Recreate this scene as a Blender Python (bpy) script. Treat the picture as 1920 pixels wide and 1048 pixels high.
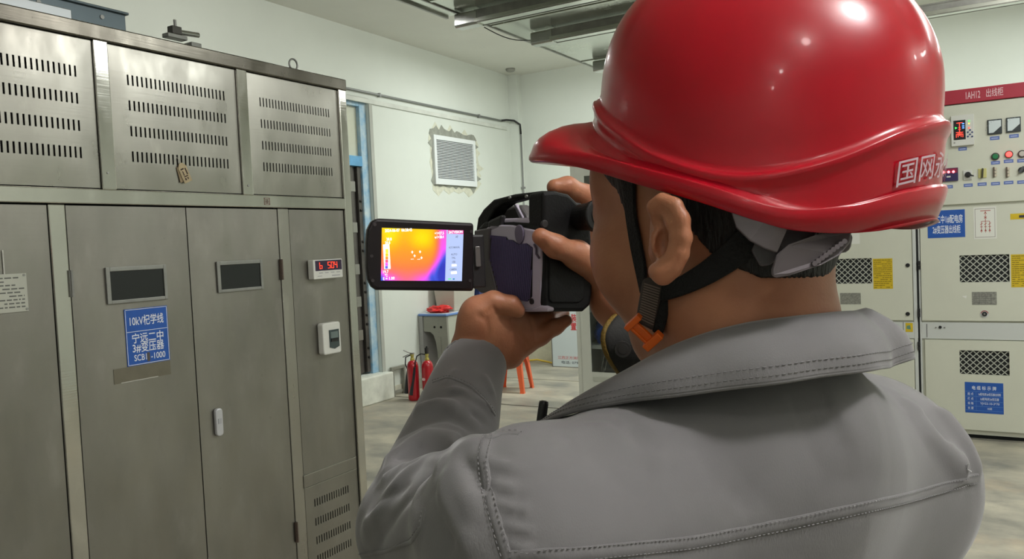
import bpy, bmesh, math, random
import numpy as np
from mathutils import Vector, Matrix
for o in list(bpy.data.objects): bpy.data.objects.remove(o)
random.seed(4); np.random.seed(4)
SC = bpy.context.scene; COL = SC.collection
# ---------------------------------------------------------------- camera (phone, 1.5 m up)
FPX = 1497.2268; H = 1.5
yaw, pitch, roll = [math.radians(a) for a in (30.67466326, 2.55106435, -2.61259437)]
cf = np.array([-math.sin(yaw)*math.cos(pitch), math.cos(yaw)*math.cos(pitch), -math.sin(pitch)])
r0 = np.array([math.cos(yaw), math.sin(yaw), 0.]); u0 = np.cross(r0, cf)
cr = math.cos(roll)*r0+math.sin(roll)*u0; cu = -math.sin(roll)*r0+math.cos(roll)*u0
CP = np.array([0, 0, H])
cam = bpy.data.cameras.new('camera'); co = bpy.data.objects.new('camera', cam); COL.objects.link(co)
co.matrix_world = Matrix(((cr[0], cu[0], -cf[0], 0), (cr[1], cu[1], -cf[1], 0), (cr[2], cu[2], -cf[2], H), (0, 0, 0, 1)))
cam.sensor_fit = 'HORIZONTAL'; cam.sensor_width = 36; cam.lens = 36*FPX/1920; cam.clip_start = .02
cam.dof.use_dof = False
SC.camera = co
def ray(x, y): return cf+cr*(x-960)/FPX-cu*(y-524)/FPX
def P(x, y, d): return CP+d*ray(x, y)                      # survey point seen at (x, y), d metres along the view axis
def pl(x, y, ax, val):                                    # survey point on a known plane of the room
    q = ray(x, y); return CP+q*(val-CP[ax])/q[ax]
# ---------------------------------------------------------------- world, lights, exposure
SC.view_settings.view_transform = 'Standard'; SC.view_settings.look = 'None'
SC.view_settings.gamma = 1; SC.view_settings.use_curve_mapping = False; SC.view_settings.exposure = .13
w = bpy.data.worlds.new('world'); SC.world = w; w.use_nodes = True
w.node_tree.nodes['Background'].inputs[0].default_value = (.75, .8, .8, 1); w.node_tree.nodes['Background'].inputs[1].default_value = .08
def area(name, loc, size, power, col=(1, 1, 1), rot=(0, 0, 0)):
    l = bpy.data.lights.new(name, 'AREA'); l.shape = 'RECTANGLE'; l.size, l.size_y = size; l.energy = power; l.color = col
    o = bpy.data.objects.new(name, l); o.location = loc; o.rotation_euler = rot; COL.objects.link(o); return o
def bulb(name, loc, rad, power, col=(1, 1, 1)):
    l = bpy.data.lights.new(name, 'POINT'); l.shadow_soft_size = rad; l.energy = power; l.color = col
    o = bpy.data.objects.new(name, l); o.location = loc; COL.objects.link(o); return o
CW = (.96, 1, .97)
area('ceiling_lamp_and_fill', (-2.9, 7.2, 3.55), (2.6, .5), 86, CW)
area('ceiling_lamp_and_fill', (1.2, 7.6, 3.5), (2.4, .3), 52, CW)  # unseen fill light, added to brighten the back right wall and ceiling
area('ceiling_lamp_and_fill', (1.8, 4.4, 3.5), (2.4, .4), 70, CW)
bulb('ceiling_bulb_and_fill', (1.35, .45, 3.5), .17, 104, (1, .98, .99))
for l_, r_, p_ in (((-1.9, 5.9, 3.25), .14, 40), ((-3.3, 3.6, 3.2), .14, 30), ((.6, 3.0, 3.3), .10, 20), ((1.07, -1.07, 3.5), .10, 11), ((.92, -2.46, 3.5), .05, 5), ((.93, -3.5, 3.5), .04, 3), ((4.2, 2.77, 3.45), .09, 14)):  # leading three are unseen fill lights added to brighten ceiling and walls
    bulb('ceiling_bulb_and_fill', l_, r_, p_, (1, .98, .95))
# ---------------------------------------------------------------- materials
def lin(c):
    c = c/255; return c/12.92 if c <= .04045 else ((c+.055)/1.055)**2.4
MATS = {}
def mat(name, rgb, rough=.5, metal=0., var=0., vs=4., bump=0., bs=60., emit=0., spec=.5, coat=0., sss=0., rvar=0., stretch=None, second=None, trans=0., alpha=1.):
    if name in MATS: return MATS[name]
    m = bpy.data.materials.new(name); m.use_nodes = True; nt = m.node_tree; b = nt.nodes['Principled BSDF']
    c = tuple(lin(v) for v in rgb)+(1,)
    b.inputs['Base Color'].default_value = c; b.inputs['Roughness'].default_value = rough; b.inputs['Metallic'].default_value = metal
    b.inputs['Specular IOR Level'].default_value = spec; b.inputs['Coat Weight'].default_value = coat; b.inputs['Coat Roughness'].default_value = .06
    if trans: b.inputs['Transmission Weight'].default_value = trans
    if alpha < 1: b.inputs['Alpha'].default_value = alpha
    if sss: b.inputs['Subsurface Weight'].default_value = sss; b.inputs['Subsurface Radius'].default_value = (.01, .004, .002); b.inputs['Subsurface Scale'].default_value = 1
    if emit: b.inputs['Emission Color'].default_value = c; b.inputs['Emission Strength'].default_value = emit
    if var or bump or rvar:
        g = nt.nodes.new('ShaderNodeNewGeometry'); src = g.outputs['Position']
        if stretch:
            mp = nt.nodes.new('ShaderNodeMapping'); mp.inputs['Scale'].default_value = stretch; nt.links.new(src, mp.inputs[0]); src = mp.outputs[0]
    if var or rvar:
        n = nt.nodes.new('ShaderNodeTexNoise'); n.inputs['Scale'].default_value = vs; n.inputs['Detail'].default_value = 6; n.inputs['Roughness'].default_value = .6; nt.links.new(src, n.inputs['Vector'])
    if var:
        r = nt.nodes.new('ShaderNodeValToRGB'); r.color_ramp.elements[0].position = .3; r.color_ramp.elements[1].position = .7
        c2 = tuple(lin(v) for v in second)+(1,) if second else tuple(min(1, v*(1+var)) for v in c[:3])+(1,)
        c1 = c if second else tuple(v*(1-var) for v in c[:3])+(1,)
        r.color_ramp.elements[0].color = c1; r.color_ramp.elements[1].color = c2
        nt.links.new(n.outputs['Fac'], r.inputs[0]); nt.links.new(r.outputs[0], b.inputs['Base Color'])
    if rvar:
        mr = nt.nodes.new('ShaderNodeMapRange'); mr.inputs['From Min'].default_value = .3; mr.inputs['From Max'].default_value = .7
        mr.inputs['To Min'].default_value = max(0, rough-rvar); mr.inputs['To Max'].default_value = min(1, rough+rvar)
        nt.links.new(n.outputs['Fac'], mr.inputs['Value']); nt.links.new(mr.outputs[0], b.inputs['Roughness'])
    if bump:
        n2 = nt.nodes.new('ShaderNodeTexNoise'); n2.inputs['Scale'].default_value = bs; n2.inputs['Detail'].default_value = 4; nt.links.new(src, n2.inputs['Vector'])
        bp = nt.nodes.new('ShaderNodeBump'); bp.inputs['Strength'].default_value = bump; bp.inputs['Distance'].default_value = .004
        nt.links.new(n2.outputs['Fac'], bp.inputs['Height']); nt.links.new(bp.outputs[0], b.inputs['Normal'])
    MATS[name] = m; return m
# ---------------------------------------------------------------- object helpers
def tag(o, label=None, cat=None, group=None, kind=None):
    if label: o['label'] = label
    if cat: o['category'] = cat
    if group: o['group'] = group
    if kind: o['kind'] = kind
    return o
def thing(name, label, cat, loc, group=None):
    o = bpy.data.objects.new(name, None); COL.objects.link(o); o.location = loc; o.empty_display_size = .1
    return tag(o, label, cat, group)
def wloc(o):
    v = Vector((0, 0, 0))
    while o: v += o.location; o = o.parent
    return v
def link_mesh(name, V, Fc, m, parent=None, smooth=False, bevel=0, solid=0, sub=0, loc=None, seg=2):
    base = wloc(parent) if parent else Vector(loc if loc is not None else (0, 0, 0))
    me = bpy.data.meshes.new(name); V = np.asarray(V, float)-np.array(base)
    me.from_pydata([tuple(v) for v in V] if len(V) < 30000 else V.tolist(), [], Fc); me.update()
    mats = m if isinstance(m, (list, tuple)) else [m]
    for k in mats: me.materials.append(k)
    if smooth: me.polygons.foreach_set('use_smooth', [True]*len(me.polygons))
    o = bpy.data.objects.new(name, me); COL.objects.link(o)
    if parent: o.parent = parent
    else: o.location = base
    if solid:
        s = o.modifiers.new('s', 'SOLIDIFY'); s.thickness = solid; s.offset = 0
    if bevel:
        s = o.modifiers.new('b', 'BEVEL'); s.width = bevel; s.segments = seg; s.limit_method = 'ANGLE'; s.angle_limit = .6
    if sub:
        s = o.modifiers.new('u', 'SUBSURF'); s.levels = sub; s.render_levels = sub
    return o
class MB:
    def __init__(s, M=None): s.v = []; s.f = []; s.M = M    # M: (origin, right, up) frame -> local (s, t, n)
    def add(s, V, Fc):
        k = len(s.v)
        for v in V:
            v = np.array(v, float)
            if s.M is not None: o, r, u = s.M; v = o+r*v[0]+u*v[1]+np.cross(r, u)*v[2]
            s.v.append(v)
        s.f += [tuple(i+k for i in f) for f in Fc]; return s
    def box(s, a, b):
        (x0, y0, z0), (x1, y1, z1) = a, b
        x0, x1 = sorted((x0, x1)); y0, y1 = sorted((y0, y1)); z0, z1 = sorted((z0, z1))
        return s.add([(x0, y0, z0), (x1, y0, z0), (x1, y1, z0), (x0, y1, z0), (x0, y0, z1), (x1, y0, z1), (x1, y1, z1), (x0, y1, z1)],
                     [(0, 3, 2, 1), (4, 5, 6, 7), (0, 1, 5, 4), (1, 2, 6, 5), (2, 3, 7, 6), (3, 0, 4, 7)])
    def prism(s, poly, n0, n1):                          # polygon in s,t extruded along n
        k = len(poly); a = sum(poly[i][0]*poly[(i+1) % k][1]-poly[(i+1) % k][0]*poly[i][1] for i in range(k))
        if a < 0: poly = poly[::-1]
        if n0 > n1: n0, n1 = n1, n0
        V = [(x, y, n0) for x, y in poly]+[(x, y, n1) for x, y in poly]
        return s.add(V, [tuple(range(k-1, -1, -1)), tuple(range(k, 2*k))]+[(i, (i+1) % k, (i+1) % k+k, i+k) for i in range(k)])
    def tube(s, pts, r, n=10, cap=True):
        pts = [np.array(p, float) for p in pts]; rs = r if hasattr(r, '__len__') else [r]*len(pts)
        V = []; Fc = []; up = None
        for i, p in enumerate(pts):
            t = pts[min(i+1, len(pts)-1)]-pts[max(i-1, 0)]; t /= np.linalg.norm(t)+1e-12
            if up is None: up = np.array([0, 0, 1.]) if abs(t[2]) < .9 else np.array([1., 0, 0])
            a = np.cross(t, up); a /= np.linalg.norm(a)+1e-12; b = np.cross(a, t); up = b
            for k in range(n):
                q = 2*math.pi*k/n; V.append(p+rs[i]*(a*math.cos(q)+b*math.sin(q)))
        for i in range(len(pts)-1):
            for k in range(n):
                k2 = (k+1) % n; Fc.append((i*n+k, i*n+k2, (i+1)*n+k2, (i+1)*n+k))
        if cap: Fc.append(tuple(range(n-1, -1, -1))); Fc.append(tuple((len(pts)-1)*n+k for k in range(n)))
        return s.add(V, Fc)
    def lathe(s, prof, c=(0, 0, 0), n=24, axis='z'):       # prof: (radius, height)
        V = []; Fc = []
        for rr, h in prof:
            for k in range(n):
                q = 2*math.pi*k/n; a, b = rr*math.cos(q), rr*math.sin(q)
                V.append((c[0]+a, c[1]+b, c[2]+h) if axis == 'z' else ((c[0]+h, c[1]+a, c[2]+b) if axis == 'x' else (c[0]+b, c[1]+h, c[2]+a)))
        for i in range(len(prof)-1):
            for k in range(n):
                k2 = (k+1) % n; Fc.append((i*n+k, i*n+k2, (i+1)*n+k2, (i+1)*n+k))
        Fc.append(tuple(range(n-1, -1, -1))); Fc.append(tuple((len(prof)-1)*n+k for k in range(n)))
        return s.add(V, Fc)
    def disc(s, cx, cy, r, n0, n1, k=16): return s.prism([(cx+r*math.cos(2*math.pi*i/k), cy+r*math.sin(2*math.pi*i/k)) for i in range(k)], n0, n1)
    def build(s, name, m, parent=None, **kw): return link_mesh(name, s.v, s.f, m, parent, **kw)
def rrect(x0, y0, x1, y1, r, k=4):
    out = []
    for cx, cy, a in ((x1-r, y1-r, 0), (x0+r, y1-r, 90), (x0+r, y0+r, 180), (x1-r, y0+r, 270)):
        for i in range(k+1): q = math.radians(a+90*i/k); out.append((cx+r*math.cos(q), cy+r*math.sin(q)))
    return out
def text_geo(body, size, align='LEFT', bold=0.):
    c = bpy.data.curves.new('t', 'FONT'); c.body = body; c.size = size; c.align_x = align; c.align_y = 'CENTER'; c.resolution_u = 3; c.offset = bold*size
    o = bpy.data.objects.new('t', c); COL.objects.link(o); dg = bpy.context.evaluated_depsgraph_get(); dg.update()
    me = bpy.data.meshes.new_from_object(o.evaluated_get(dg))
    V = np.array([tuple(v.co) for v in me.vertices]) if len(me.vertices) else np.zeros((0, 3)); Fc = [tuple(p.vertices) for p in me.polygons]
    bpy.data.objects.remove(o); bpy.data.curves.remove(c); bpy.data.meshes.remove(me); return V, Fc
def text(name, body, frame, s, t, n, size, m, parent, width=None, align='LEFT', bold=.01, vert=1., kind=None):
    V, Fc = text_geo(body, size, 'LEFT', bold)
    if not len(V): return None
    w0 = V[:, 0].max()-V[:, 0].min(); V[:, 0] -= V[:, 0].min(); V[:, 1] -= (V[:, 1].max()+V[:, 1].min())/2; V[:, 1] *= vert
    if width: V[:, 0] *= width/w0; w0 = width
    V[:, 0] += s-(w0/2 if align == 'CENTER' else 0); V[:, 1] += t; V[:, 2] = n
    b = MB(frame); b.add(V, Fc); return b.build(name, m, parent)
# ================================================================ THE SETTING
WX, BY, CZ = -5.25, 9.08, 3.67
RX, FY = 4.6, -4.2
def plaster(name, rgb, dirt=.5):
    m = mat(name, rgb, .85, var=.035, vs=1.3, bump=.12, bs=25); return m
M_wall = plaster('white_plaster', (214, 219, 211)); M_ceil = plaster('ceiling_paint', (222, 222, 214))
M_trimw = mat('white_trim_paint', (205, 208, 200), .6, var=.1, vs=6)
def struct(o): o['kind'] = 'structure'; return o
def box_obj(name, a, b, m, parent=None, **kw): return MB().box(a, b).build(name, m, parent, **kw)
# floor : worn screed, with the dark joint in front of the switchgear bay
fm = mat('worn_screed', (150, 146, 132), .55, var=.3, vs=1.1, bump=.25, bs=18, rvar=.2, stretch=(1, 3, 1))
nt = fm.node_tree
def floor_mat():
    m = bpy.data.materials.new('worn_concrete'); m.use_nodes = True; nt = m.node_tree; b = nt.nodes['Principled BSDF']
    g = nt.nodes.new('ShaderNodeNewGeometry'); mp = nt.nodes.new('ShaderNodeMapping'); mp.inputs['Scale'].default_value = (1.1, 1.7, 1); nt.links.new(g.outputs['Position'], mp.inputs[0])
    def noise(s, d, v): n = nt.nodes.new('ShaderNodeTexNoise'); n.inputs['Scale'].default_value = s; n.inputs['Detail'].default_value = d; n.inputs['Roughness'].default_value = .65; nt.links.new(v, n.inputs['Vector']); return n
    n1 = noise(1.5, 9, mp.outputs[0]); n2 = noise(.9, 5, g.outputs['Position']); n3 = noise(60, 3, g.outputs['Position'])
    r = nt.nodes.new('ShaderNodeValToRGB'); cr_ = r.color_ramp; cr_.elements[0].position = .33; cr_.elements[1].position = .66
    cr_.elements[0].color = (lin(112), lin(111), lin(104), 1); cr_.elements[1].color = (lin(184), lin(177), lin(158), 1)
    e = cr_.elements.new(.5); e.color = (lin(156), lin(151), lin(137), 1)
    r2 = nt.nodes.new('ShaderNodeValToRGB'); r2.color_ramp.elements[0].position = .55; r2.color_ramp.elements[1].position = .72
    r2.color_ramp.elements[0].color = (0, 0, 0, 1); r2.color_ramp.elements[1].color = (.55, .55, .55, 1)
    mx = nt.nodes.new('ShaderNodeMixRGB'); mx.inputs[2].default_value = (lin(190), lin(158), lin(122), 1)
    nt.links.new(n1.outputs[0], r.inputs[0]); nt.links.new(n2.outputs[0], r2.inputs[0]); nt.links.new(r2.outputs[0], mx.inputs[0]); nt.links.new(r.outputs[0], mx.inputs[1]); nt.links.new(mx.outputs[0], b.inputs['Base Color'])
    mr = nt.nodes.new('ShaderNodeMapRange'); mr.inputs['From Min'].default_value = .35; mr.inputs['From Max'].default_value = .65; mr.inputs['To Min'].default_value = .35; mr.inputs['To Max'].default_value = .75
    nt.links.new(n1.outputs[0], mr.inputs[0]); nt.links.new(mr.outputs[0], b.inputs['Roughness'])
    bp = nt.nodes.new('ShaderNodeBump'); bp.inputs['Strength'].default_value = .2; bp.inputs['Distance'].default_value = .003; nt.links.new(n3.outputs[0], bp.inputs['Height']); nt.links.new(bp.outputs[0], b.inputs['Normal'])
    return m
M_floor = floor_mat()
b = MB(); b.box((WX-.1, FY-.1, -.12), (RX+.1, 6.318, 0)); b.box((WX-.1, 6.345, -.12), (RX+.1, BY+.1, 0)); struct(b.build('floor', M_floor))
struct(box_obj('trim_1', (WX-.1, 6.318, -.12), (RX+.1, 6.345, -.05), mat('joint_black', (14, 14, 13), .9)))
struct(box_obj('ceiling', (WX-.2, FY-.2, CZ), (RX+.2, BY+.2, CZ+.15), M_ceil))
# left wall with the door opening
D0, D1, DZ0, DZ1 = 4.95, 6.20, .27, 2.97        # opening in the left wall
b = MB(); b.box((WX-.24, FY-.2, 0), (WX, D0, CZ)); b.box((WX-.24, D1, 0), (WX, BY+.2, CZ)); b.box((WX-.24, D0, DZ1), (WX, D1, CZ)); b.box((WX-.24, D0, 0), (WX, D1, DZ0)); struct(b.build('wall_left', M_wall))
struct(box_obj('wall_back', (WX-.1, BY, 0), (RX+.2, BY+.2, CZ), M_wall))
struct(box_obj('wall_right', (RX, FY-.2, 0), (RX+.2, BY+.1, CZ), M_wall))
struct(box_obj('wall_front', (WX-.1, FY-.2, 0), (RX+.1, FY, CZ), M_wall))
struct(box_obj('trim_2', (WX, 8.97, 0), (WX+.13, BY, CZ), M_wall))                        # corner pier
struct(box_obj('wall_outside', (WX-2.2, 2.5, 0), (WX-2.0, BY+3.5, CZ), mat('corridor_wall', (196, 196, 176), .9, var=.1)))
struct(box_obj('trim_3', (WX, 3.2, 2.955), (WX+.018, 8.88, 3.0), M_trimw, bevel=.004))      # ledge over the door
# plinth below the door
M_plinth = mat('scuffed_white_plinth', (222, 224, 212), .8, var=.15, vs=7)
struct(MB().box((WX, 4.4, 0), (WX+.10, D1+.06, DZ0)).build('trim_4', M_plinth, bevel=.012))
struct(box_obj('baseboard_left', (WX, D1+.06, 0), (WX+.012, 8.97, .10), mat('stained_base', (196, 194, 178), .85, var=.2, vs=9)))
struct(box_obj('baseboard_back', (WX+.13, BY-.35, 0), (-3.3, BY, .34), mat('stained_ledge', (212, 208, 186), .85, var=.16, vs=5), bevel=.01))
# door : blue frame, transom pane, dark leaf
M_blue = mat('blue_door_paint', (120, 170, 205), .5, var=.6, vs=9, second=(196, 212, 216))
b = MB(); fx0, fx1 = WX-.13, WX-.03
d = bpy.data.objects.new('door_1', None); COL.objects.link(d); d.location = (WX-.08, (D0+D1)/2, DZ0); d['kind'] = 'structure'
b.box((fx0, D1-.10, DZ0), (fx1, D1, DZ1)); b.box((fx0, D0, DZ0), (fx1, D0+.07, DZ1)); b.box((fx0, D0+.07, DZ1-.05), (fx1, D1-.1, DZ1)); b.build('door_frame', M_blue, d, bevel=.006)
box_obj('transom_bar', (fx0-.01, D0+.07, 2.33), (fx1+.01, D1-.10, 2.43), mat('blue_bar_paint', (100, 165, 210), .45, var=.15, vs=8), d, bevel=.005)
box_obj('transom_pane', (WX-.085, D0+.07, 2.43), (WX-.075, D1-.1, DZ1-.05), mat('frosted_pane', (206, 208, 190), .25, var=.05), d)
M_dk = mat('dark_steel_leaf', (92, 88, 84), .42, .55, var=.25, vs=5)
lf = MB().box((WX-.12, D0+.08, DZ0+.02), (WX-.08, D1-.40, 2.33)).build('door_leaf', M_dk, d, bevel=.004)
for yy, ww in ((D1-.39, .05), (D1-.33, .035), (D1-.28, .06), (D1-.205, .04), (D1-.155, .05)):
    MB().box((WX-.14, yy, DZ0+.02), (WX-.05-.03*(ww < .045), yy+ww, 2.33)).build('door_stile', M_dk, d, bevel=.004)
M_dull = mat('dull_plate', (150, 148, 142), .35, .8)
for zz in (2.08, 1.68, 1.27, .95, .62):
    MB().box((WX-.05, D1-.30, zz), (WX-.044, D1-.20, zz+.10)).build('hinge_plate', M_dull, d, bevel=.002)
    b = MB()
    for dz in (-.18, -.09): b.lathe([(.014, 0), (.014, .01), (.008, .013)], (WX-.05, D1-.13, zz+dz), 10, 'x')
    b.build('bolt', mat('dark_bolt', (40, 38, 36), .4, .6), d)
# white reveal strips round the door, with a shadow-line
b = MB(); b.box((WX, D1, DZ0), (WX+.012, D1+.05, DZ1+.02)); b.box((WX, 3.4, DZ1), (WX+.012, D1, DZ1+.035)); struct(b.build('trim_5', mat('grey_reveal', (176, 178, 170), .8, var=.08), bevel=.003))
# ---------------------------------------------------------------- torn plaster + vent grille
def wpt(x, y): p = pl(x, y, 0, WX); return p[1], p[2]
Wf = (np.array([WX, 0, 0.]), np.array([0, 1., 0]), np.array([0, 0, 1.]))
g0 = wpt(810, 247); g1 = wpt(890, 270); g2 = wpt(889, 352); g3 = wpt(813, 344)
gy0, gy1, gz0, gz1 = (g0[0]+g3[0])/2, (g1[0]+g2[0])/2, (g2[1]+g3[1])/2, (g0[1]+g1[1])/2
patch = []
rr = random.Random(7)
def jag(a, b, n, amp, nx, ny):
    out = []
    for i in range(n):
        t = i/n; q = rr.random()**1.6*amp*(1 if i % 2 else .35); out.append((a[0]+(b[0]-a[0])*t+nx*q, a[1]+(b[1]-a[1])*t+ny*q))
    return out
e = .012
patch = jag((gy0-e, gz0-e), (gy1+e, gz0-e), 14, .09, 0, -1)+jag((gy1+e, gz0-e), (gy1+e, gz1+.05), 16, .13, 1, 0)+jag((gy1+e, gz1+.05), (gy0-e, gz1+.06), 17, .12, 0, 1)+jag((gy0-e, gz1+.06), (gy0-e, gz0-e), 12, .07, -1, 0)
b = MB(Wf); b.prism(patch, -.001, .004); struct(b.build('trim_6', mat('bare_cement_patch', (146, 148, 138), .95, var=.25, vs=14, bump=.6, bs=90)))
patch2 = jag((gy0-.03, gz0-.05), (gy1+.05, gz0-.05), 9, .10, 0, -1)+jag((gy1+.06, gz0), (gy1+.07, gz1), 12, .14, 1, 0)+jag((gy1+.04, gz1+.05), (gy0, gz1+.07), 12, .10, 0, 1)+jag((gy0-.04, gz1), (gy0-.03, gz0), 9, .04, -1, 0)
b = MB(Wf); b.prism(patch2, -.001, .002); struct(b.build('trim_7', mat('chipped_filler', (206, 206, 188), .95, var=.15, vs=20, bump=.5, bs=80)))
vg = thing('vent_grille', 'white louvred vent grille set in torn plaster on the left wall', 'vent', (WX, (gy0+gy1)/2, gz0))
M_vw = mat('white_enamel', (224, 228, 228), .4)
b = MB(Wf); fw = .045
b.box((gy0, gz0, 0), (gy0+fw, gz1, .03)); b.box((gy1-fw, gz0, 0), (gy1, gz1, .03)); b.box((gy0+fw, gz0, 0), (gy1-fw, gz0+.06, .03)); b.box((gy0+fw, gz1-.05, 0), (gy1-fw, gz1, .03)); b.build('frame', M_vw, vg, bevel=.003)
MB(Wf).box((gy0+fw, gz0+.06, .0045), (gy1-fw, gz1-.05, .006)).build('backing', mat('vent_dark', (60, 50, 54), .9), vg)
ns = 24
for i in range(ns):
    z = gz0+.06+(gz1-.05-gz0-.06)*(i+.5)/ns
    b = MB(Wf); h_ = (gz1-gz0-.11)/ns*.62
    b.add([(gy0+fw, z+h_/2, .008), (gy1-fw, z+h_/2, .008), (gy1-fw, z-h_/2, .024), (gy0+fw, z-h_/2, .024), (gy0+fw, z+h_/2-.003, .006), (gy1-fw, z+h_/2-.003, .006), (gy1-fw, z-h_/2-.003, .022), (gy0+fw, z-h_/2-.003, .022)],
          [(0, 3, 2, 1), (4, 5, 6, 7), (0, 1, 5, 4), (1, 2, 6, 5), (2, 3, 7, 6), (3, 0, 4, 7)]); b.build('louvre', M_vw, vg)
# ---------------------------------------------------------------- conduit
ct = thing('wall_conduit', 'thin grey electrical conduit along the left wall dropping in the corner', 'conduit', (WX+.02, 6.0, 3.05))
M_con = mat('grey_conduit', (138, 140, 138), .45, .3)
zc = 3.06
ye, yv = 8.93, 9.0
b = MB(); b.tube([(WX+.02, 4.2, zc), (WX+.02, 8.72, zc)], .012); b.build('conduit_run', M_con, ct, smooth=True)
b = MB(); b.tube([(WX+.02, 8.72, zc), (WX+.03, 8.84, zc+.02), (WX+.09, 8.93, zc+.015), (WX+.16, 8.96, zc-.04), (WX+.16, 8.97, zc-.16)], .013); b.build('flexible_elbow', mat('black_rubber', (26, 26, 26), .5), ct, smooth=True)
b = MB(); b.tube([(WX+.16, 8.97, zc-.16), (WX+.16, 8.97, .1)], .011); b.build('conduit_drop', M_con, ct, smooth=True)
for yy in (6.35, 8.2): MB().box((WX, yy, zc-.02), (WX+.036, yy+.02, zc+.02)).build('clip', M_con, ct, bevel=.003)
for zz in (2.2, 1.4): MB().box((WX+.13, 8.955, zz), (WX+.185, 8.99, zz+.025)).build('clip', M_con, ct, bevel=.003)
# smoke detector
p = pl(957, 129, 2, CZ)
o = MB().lathe([(.06, 0), (.058, -.02), (.045, -.035), (.02, -.04)], (p[0], p[1], CZ), 20).build('smoke_detector', mat('detector_plastic', (150, 150, 142), .5), loc=(p[0], p[1], CZ), smooth=True); tag(o, 'small round smoke detector on the ceiling near the far corner', 'detector')
# ---------------------------------------------------------------- overhead bus duct, trays and strut rails
M_duct = mat('galvanised_plate', (196, 200, 190), .22, .85, var=.14, vs=2.5, rvar=.12, bump=.1, bs=5)
M_dsteel = mat('strut_steel', (158, 158, 154), .3, .6, var=.2, vs=9)
zd = 3.02
c1 = pl(1120, 128, 2, zd); cL = pl(1000, 81, 2, zd); xl = (c1[0]+cL[0])/2; yfar = c1[1]
du = thing('bus_duct', 'wide shiny galvanised bus duct hanging under the ceiling behind the red hard hat', 'duct', (xl+.6, yfar-2, zd))
xr = xl+2.2
MB().box((xl, 1.2, zd), (xr, yfar, zd+.16)).build('duct_body', M_duct, du, bevel=.006)
for k in range(5):
    yy = yfar-.35-k*.72; MB().box((xl+.01, yy, zd-.006), (xr-.01, yy+.03, zd)).build('joint_strip', M_duct, du, bevel=.002)
for k in (0, 1): MB().box((xl-.012 if k == 0 else xr, 1.2, zd-.008), (xl if k == 0 else xr+.012, yfar, zd+.03)).build('edge_flange', M_dsteel, du)
tr = thing('cable_tray', 'narrow metal cable tray under the ceiling left of the wide bus duct', 'tray', (xl-.5, 3.4, zd+.05))
e2 = pl(910, 16, 2, zd+.03); e3 = pl(840, 31, 2, zd+.03)
tx0, tx1, ty1 = e3[0], e2[0], e2[1]
MB().box((tx0, 1.2, zd+.03), (tx1, ty1, zd+.05)).build('tray_plate', M_duct, tr, bevel=.003)
for x_ in (tx0-.02, tx1): MB().box((x_, 1.2, zd+.015), (x_+.02, ty1, zd+.10)).build('side_rail', M_dsteel, tr, bevel=.003)
for k in range(14):
    yy = ty1-.12-k*.1; MB().box((tx1+.02, yy, zd+.05), (xl, yy+.025, zd+.075)).build('ladder_rung', M_dsteel, tr)
def strut(px, py, label, zoff=0):
    z1 = zd-.012; a = pl(px, py, 2, z1-.044); s = thing('strut_rail', label, 'rail', (a[0], a[1], z1-.06), 'strut rails under the bus duct')
    L = 3.2; w_ = .045
    b = MB(); x0, x1 = a[0]+.15, a[0]+L; y0 = a[1]
    b.box((x0, y0-w_, z1-.012), (x1, y0+w_, z1)); b.box((x0, y0-w_, z1-.085), (x1, y0-w_+.006, z1-.012)); b.box((x0, y0+w_-.006, z1-.085), (x1, y0+w_, z1-.012))
    b.build('channel', M_dsteel, s, bevel=.002)
    MB().box((x0, y0-.034, z1-.082), (x1, y0+.034, z1-.05)).build('channel_lip', mat('bright_strip', (205, 208, 200), .2, .9), s, bevel=.003)
    MB().box((x0, y0-w_-.006, z1-.080), (x1, y0-w_, z1-.054)).build('side_lip_highlight', mat('bright_strip', (205, 208, 200), .2, .9), s, bevel=.002)  # bright strip added on the lip to stand for the rail's highlight
    MB(( np.array([a[0], y0, z1-.044]), np.array([0, 1., 0]), np.array([0, 0, 1.]))).prism(rrect(-w_-.005, -.046, w_+.005, .044, .016), 0, .17).build('end_cap', mat('chrome_cap', (186, 188, 184), .18, .95), s, bevel=.002)
    MB(( np.array([a[0]-.002, y0, z1-.044]), np.array([0, -1., 0]), np.array([0, 0, 1.]))).prism(rrect(-.018, -.02, .018, .012, .008), 0, .003).build('cap_hole', mat('hole_dark', (30, 30, 30), .6), s)
    for xx in (x0+.5, x0+2.4): MB().tube([(xx, y0, z1+.16), (xx, y0, CZ)], .007, 8).build('hanger_rod', M_dsteel, s)
    return s
strut(860, 42, 'strut rail nearest the room middle, its chrome end cap furthest left')
strut(1001, 75, 'middle strut rail, its end cap right below the first rail')
strut(1116, 126, 'short visible strut rail end just left of the hard hat crown')
b = MB(); a0 = pl(908, 51, 2, zd-.03); a1 = pl(1000, 75, 2, zd-.03); pts = [a0+(a1-a0)*t+np.array([0, 0, -.035*math.sin(math.pi*t)]) for t in np.linspace(0, 1, 9)]
tag(b.tube(pts, .0035, 6).build('hanging_wire', mat('wire_black', (40, 40, 40), .5), smooth=True, loc=tuple(a0)), 'thin dark wire sagging between the two overhead strut rails', 'wire')
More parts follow.
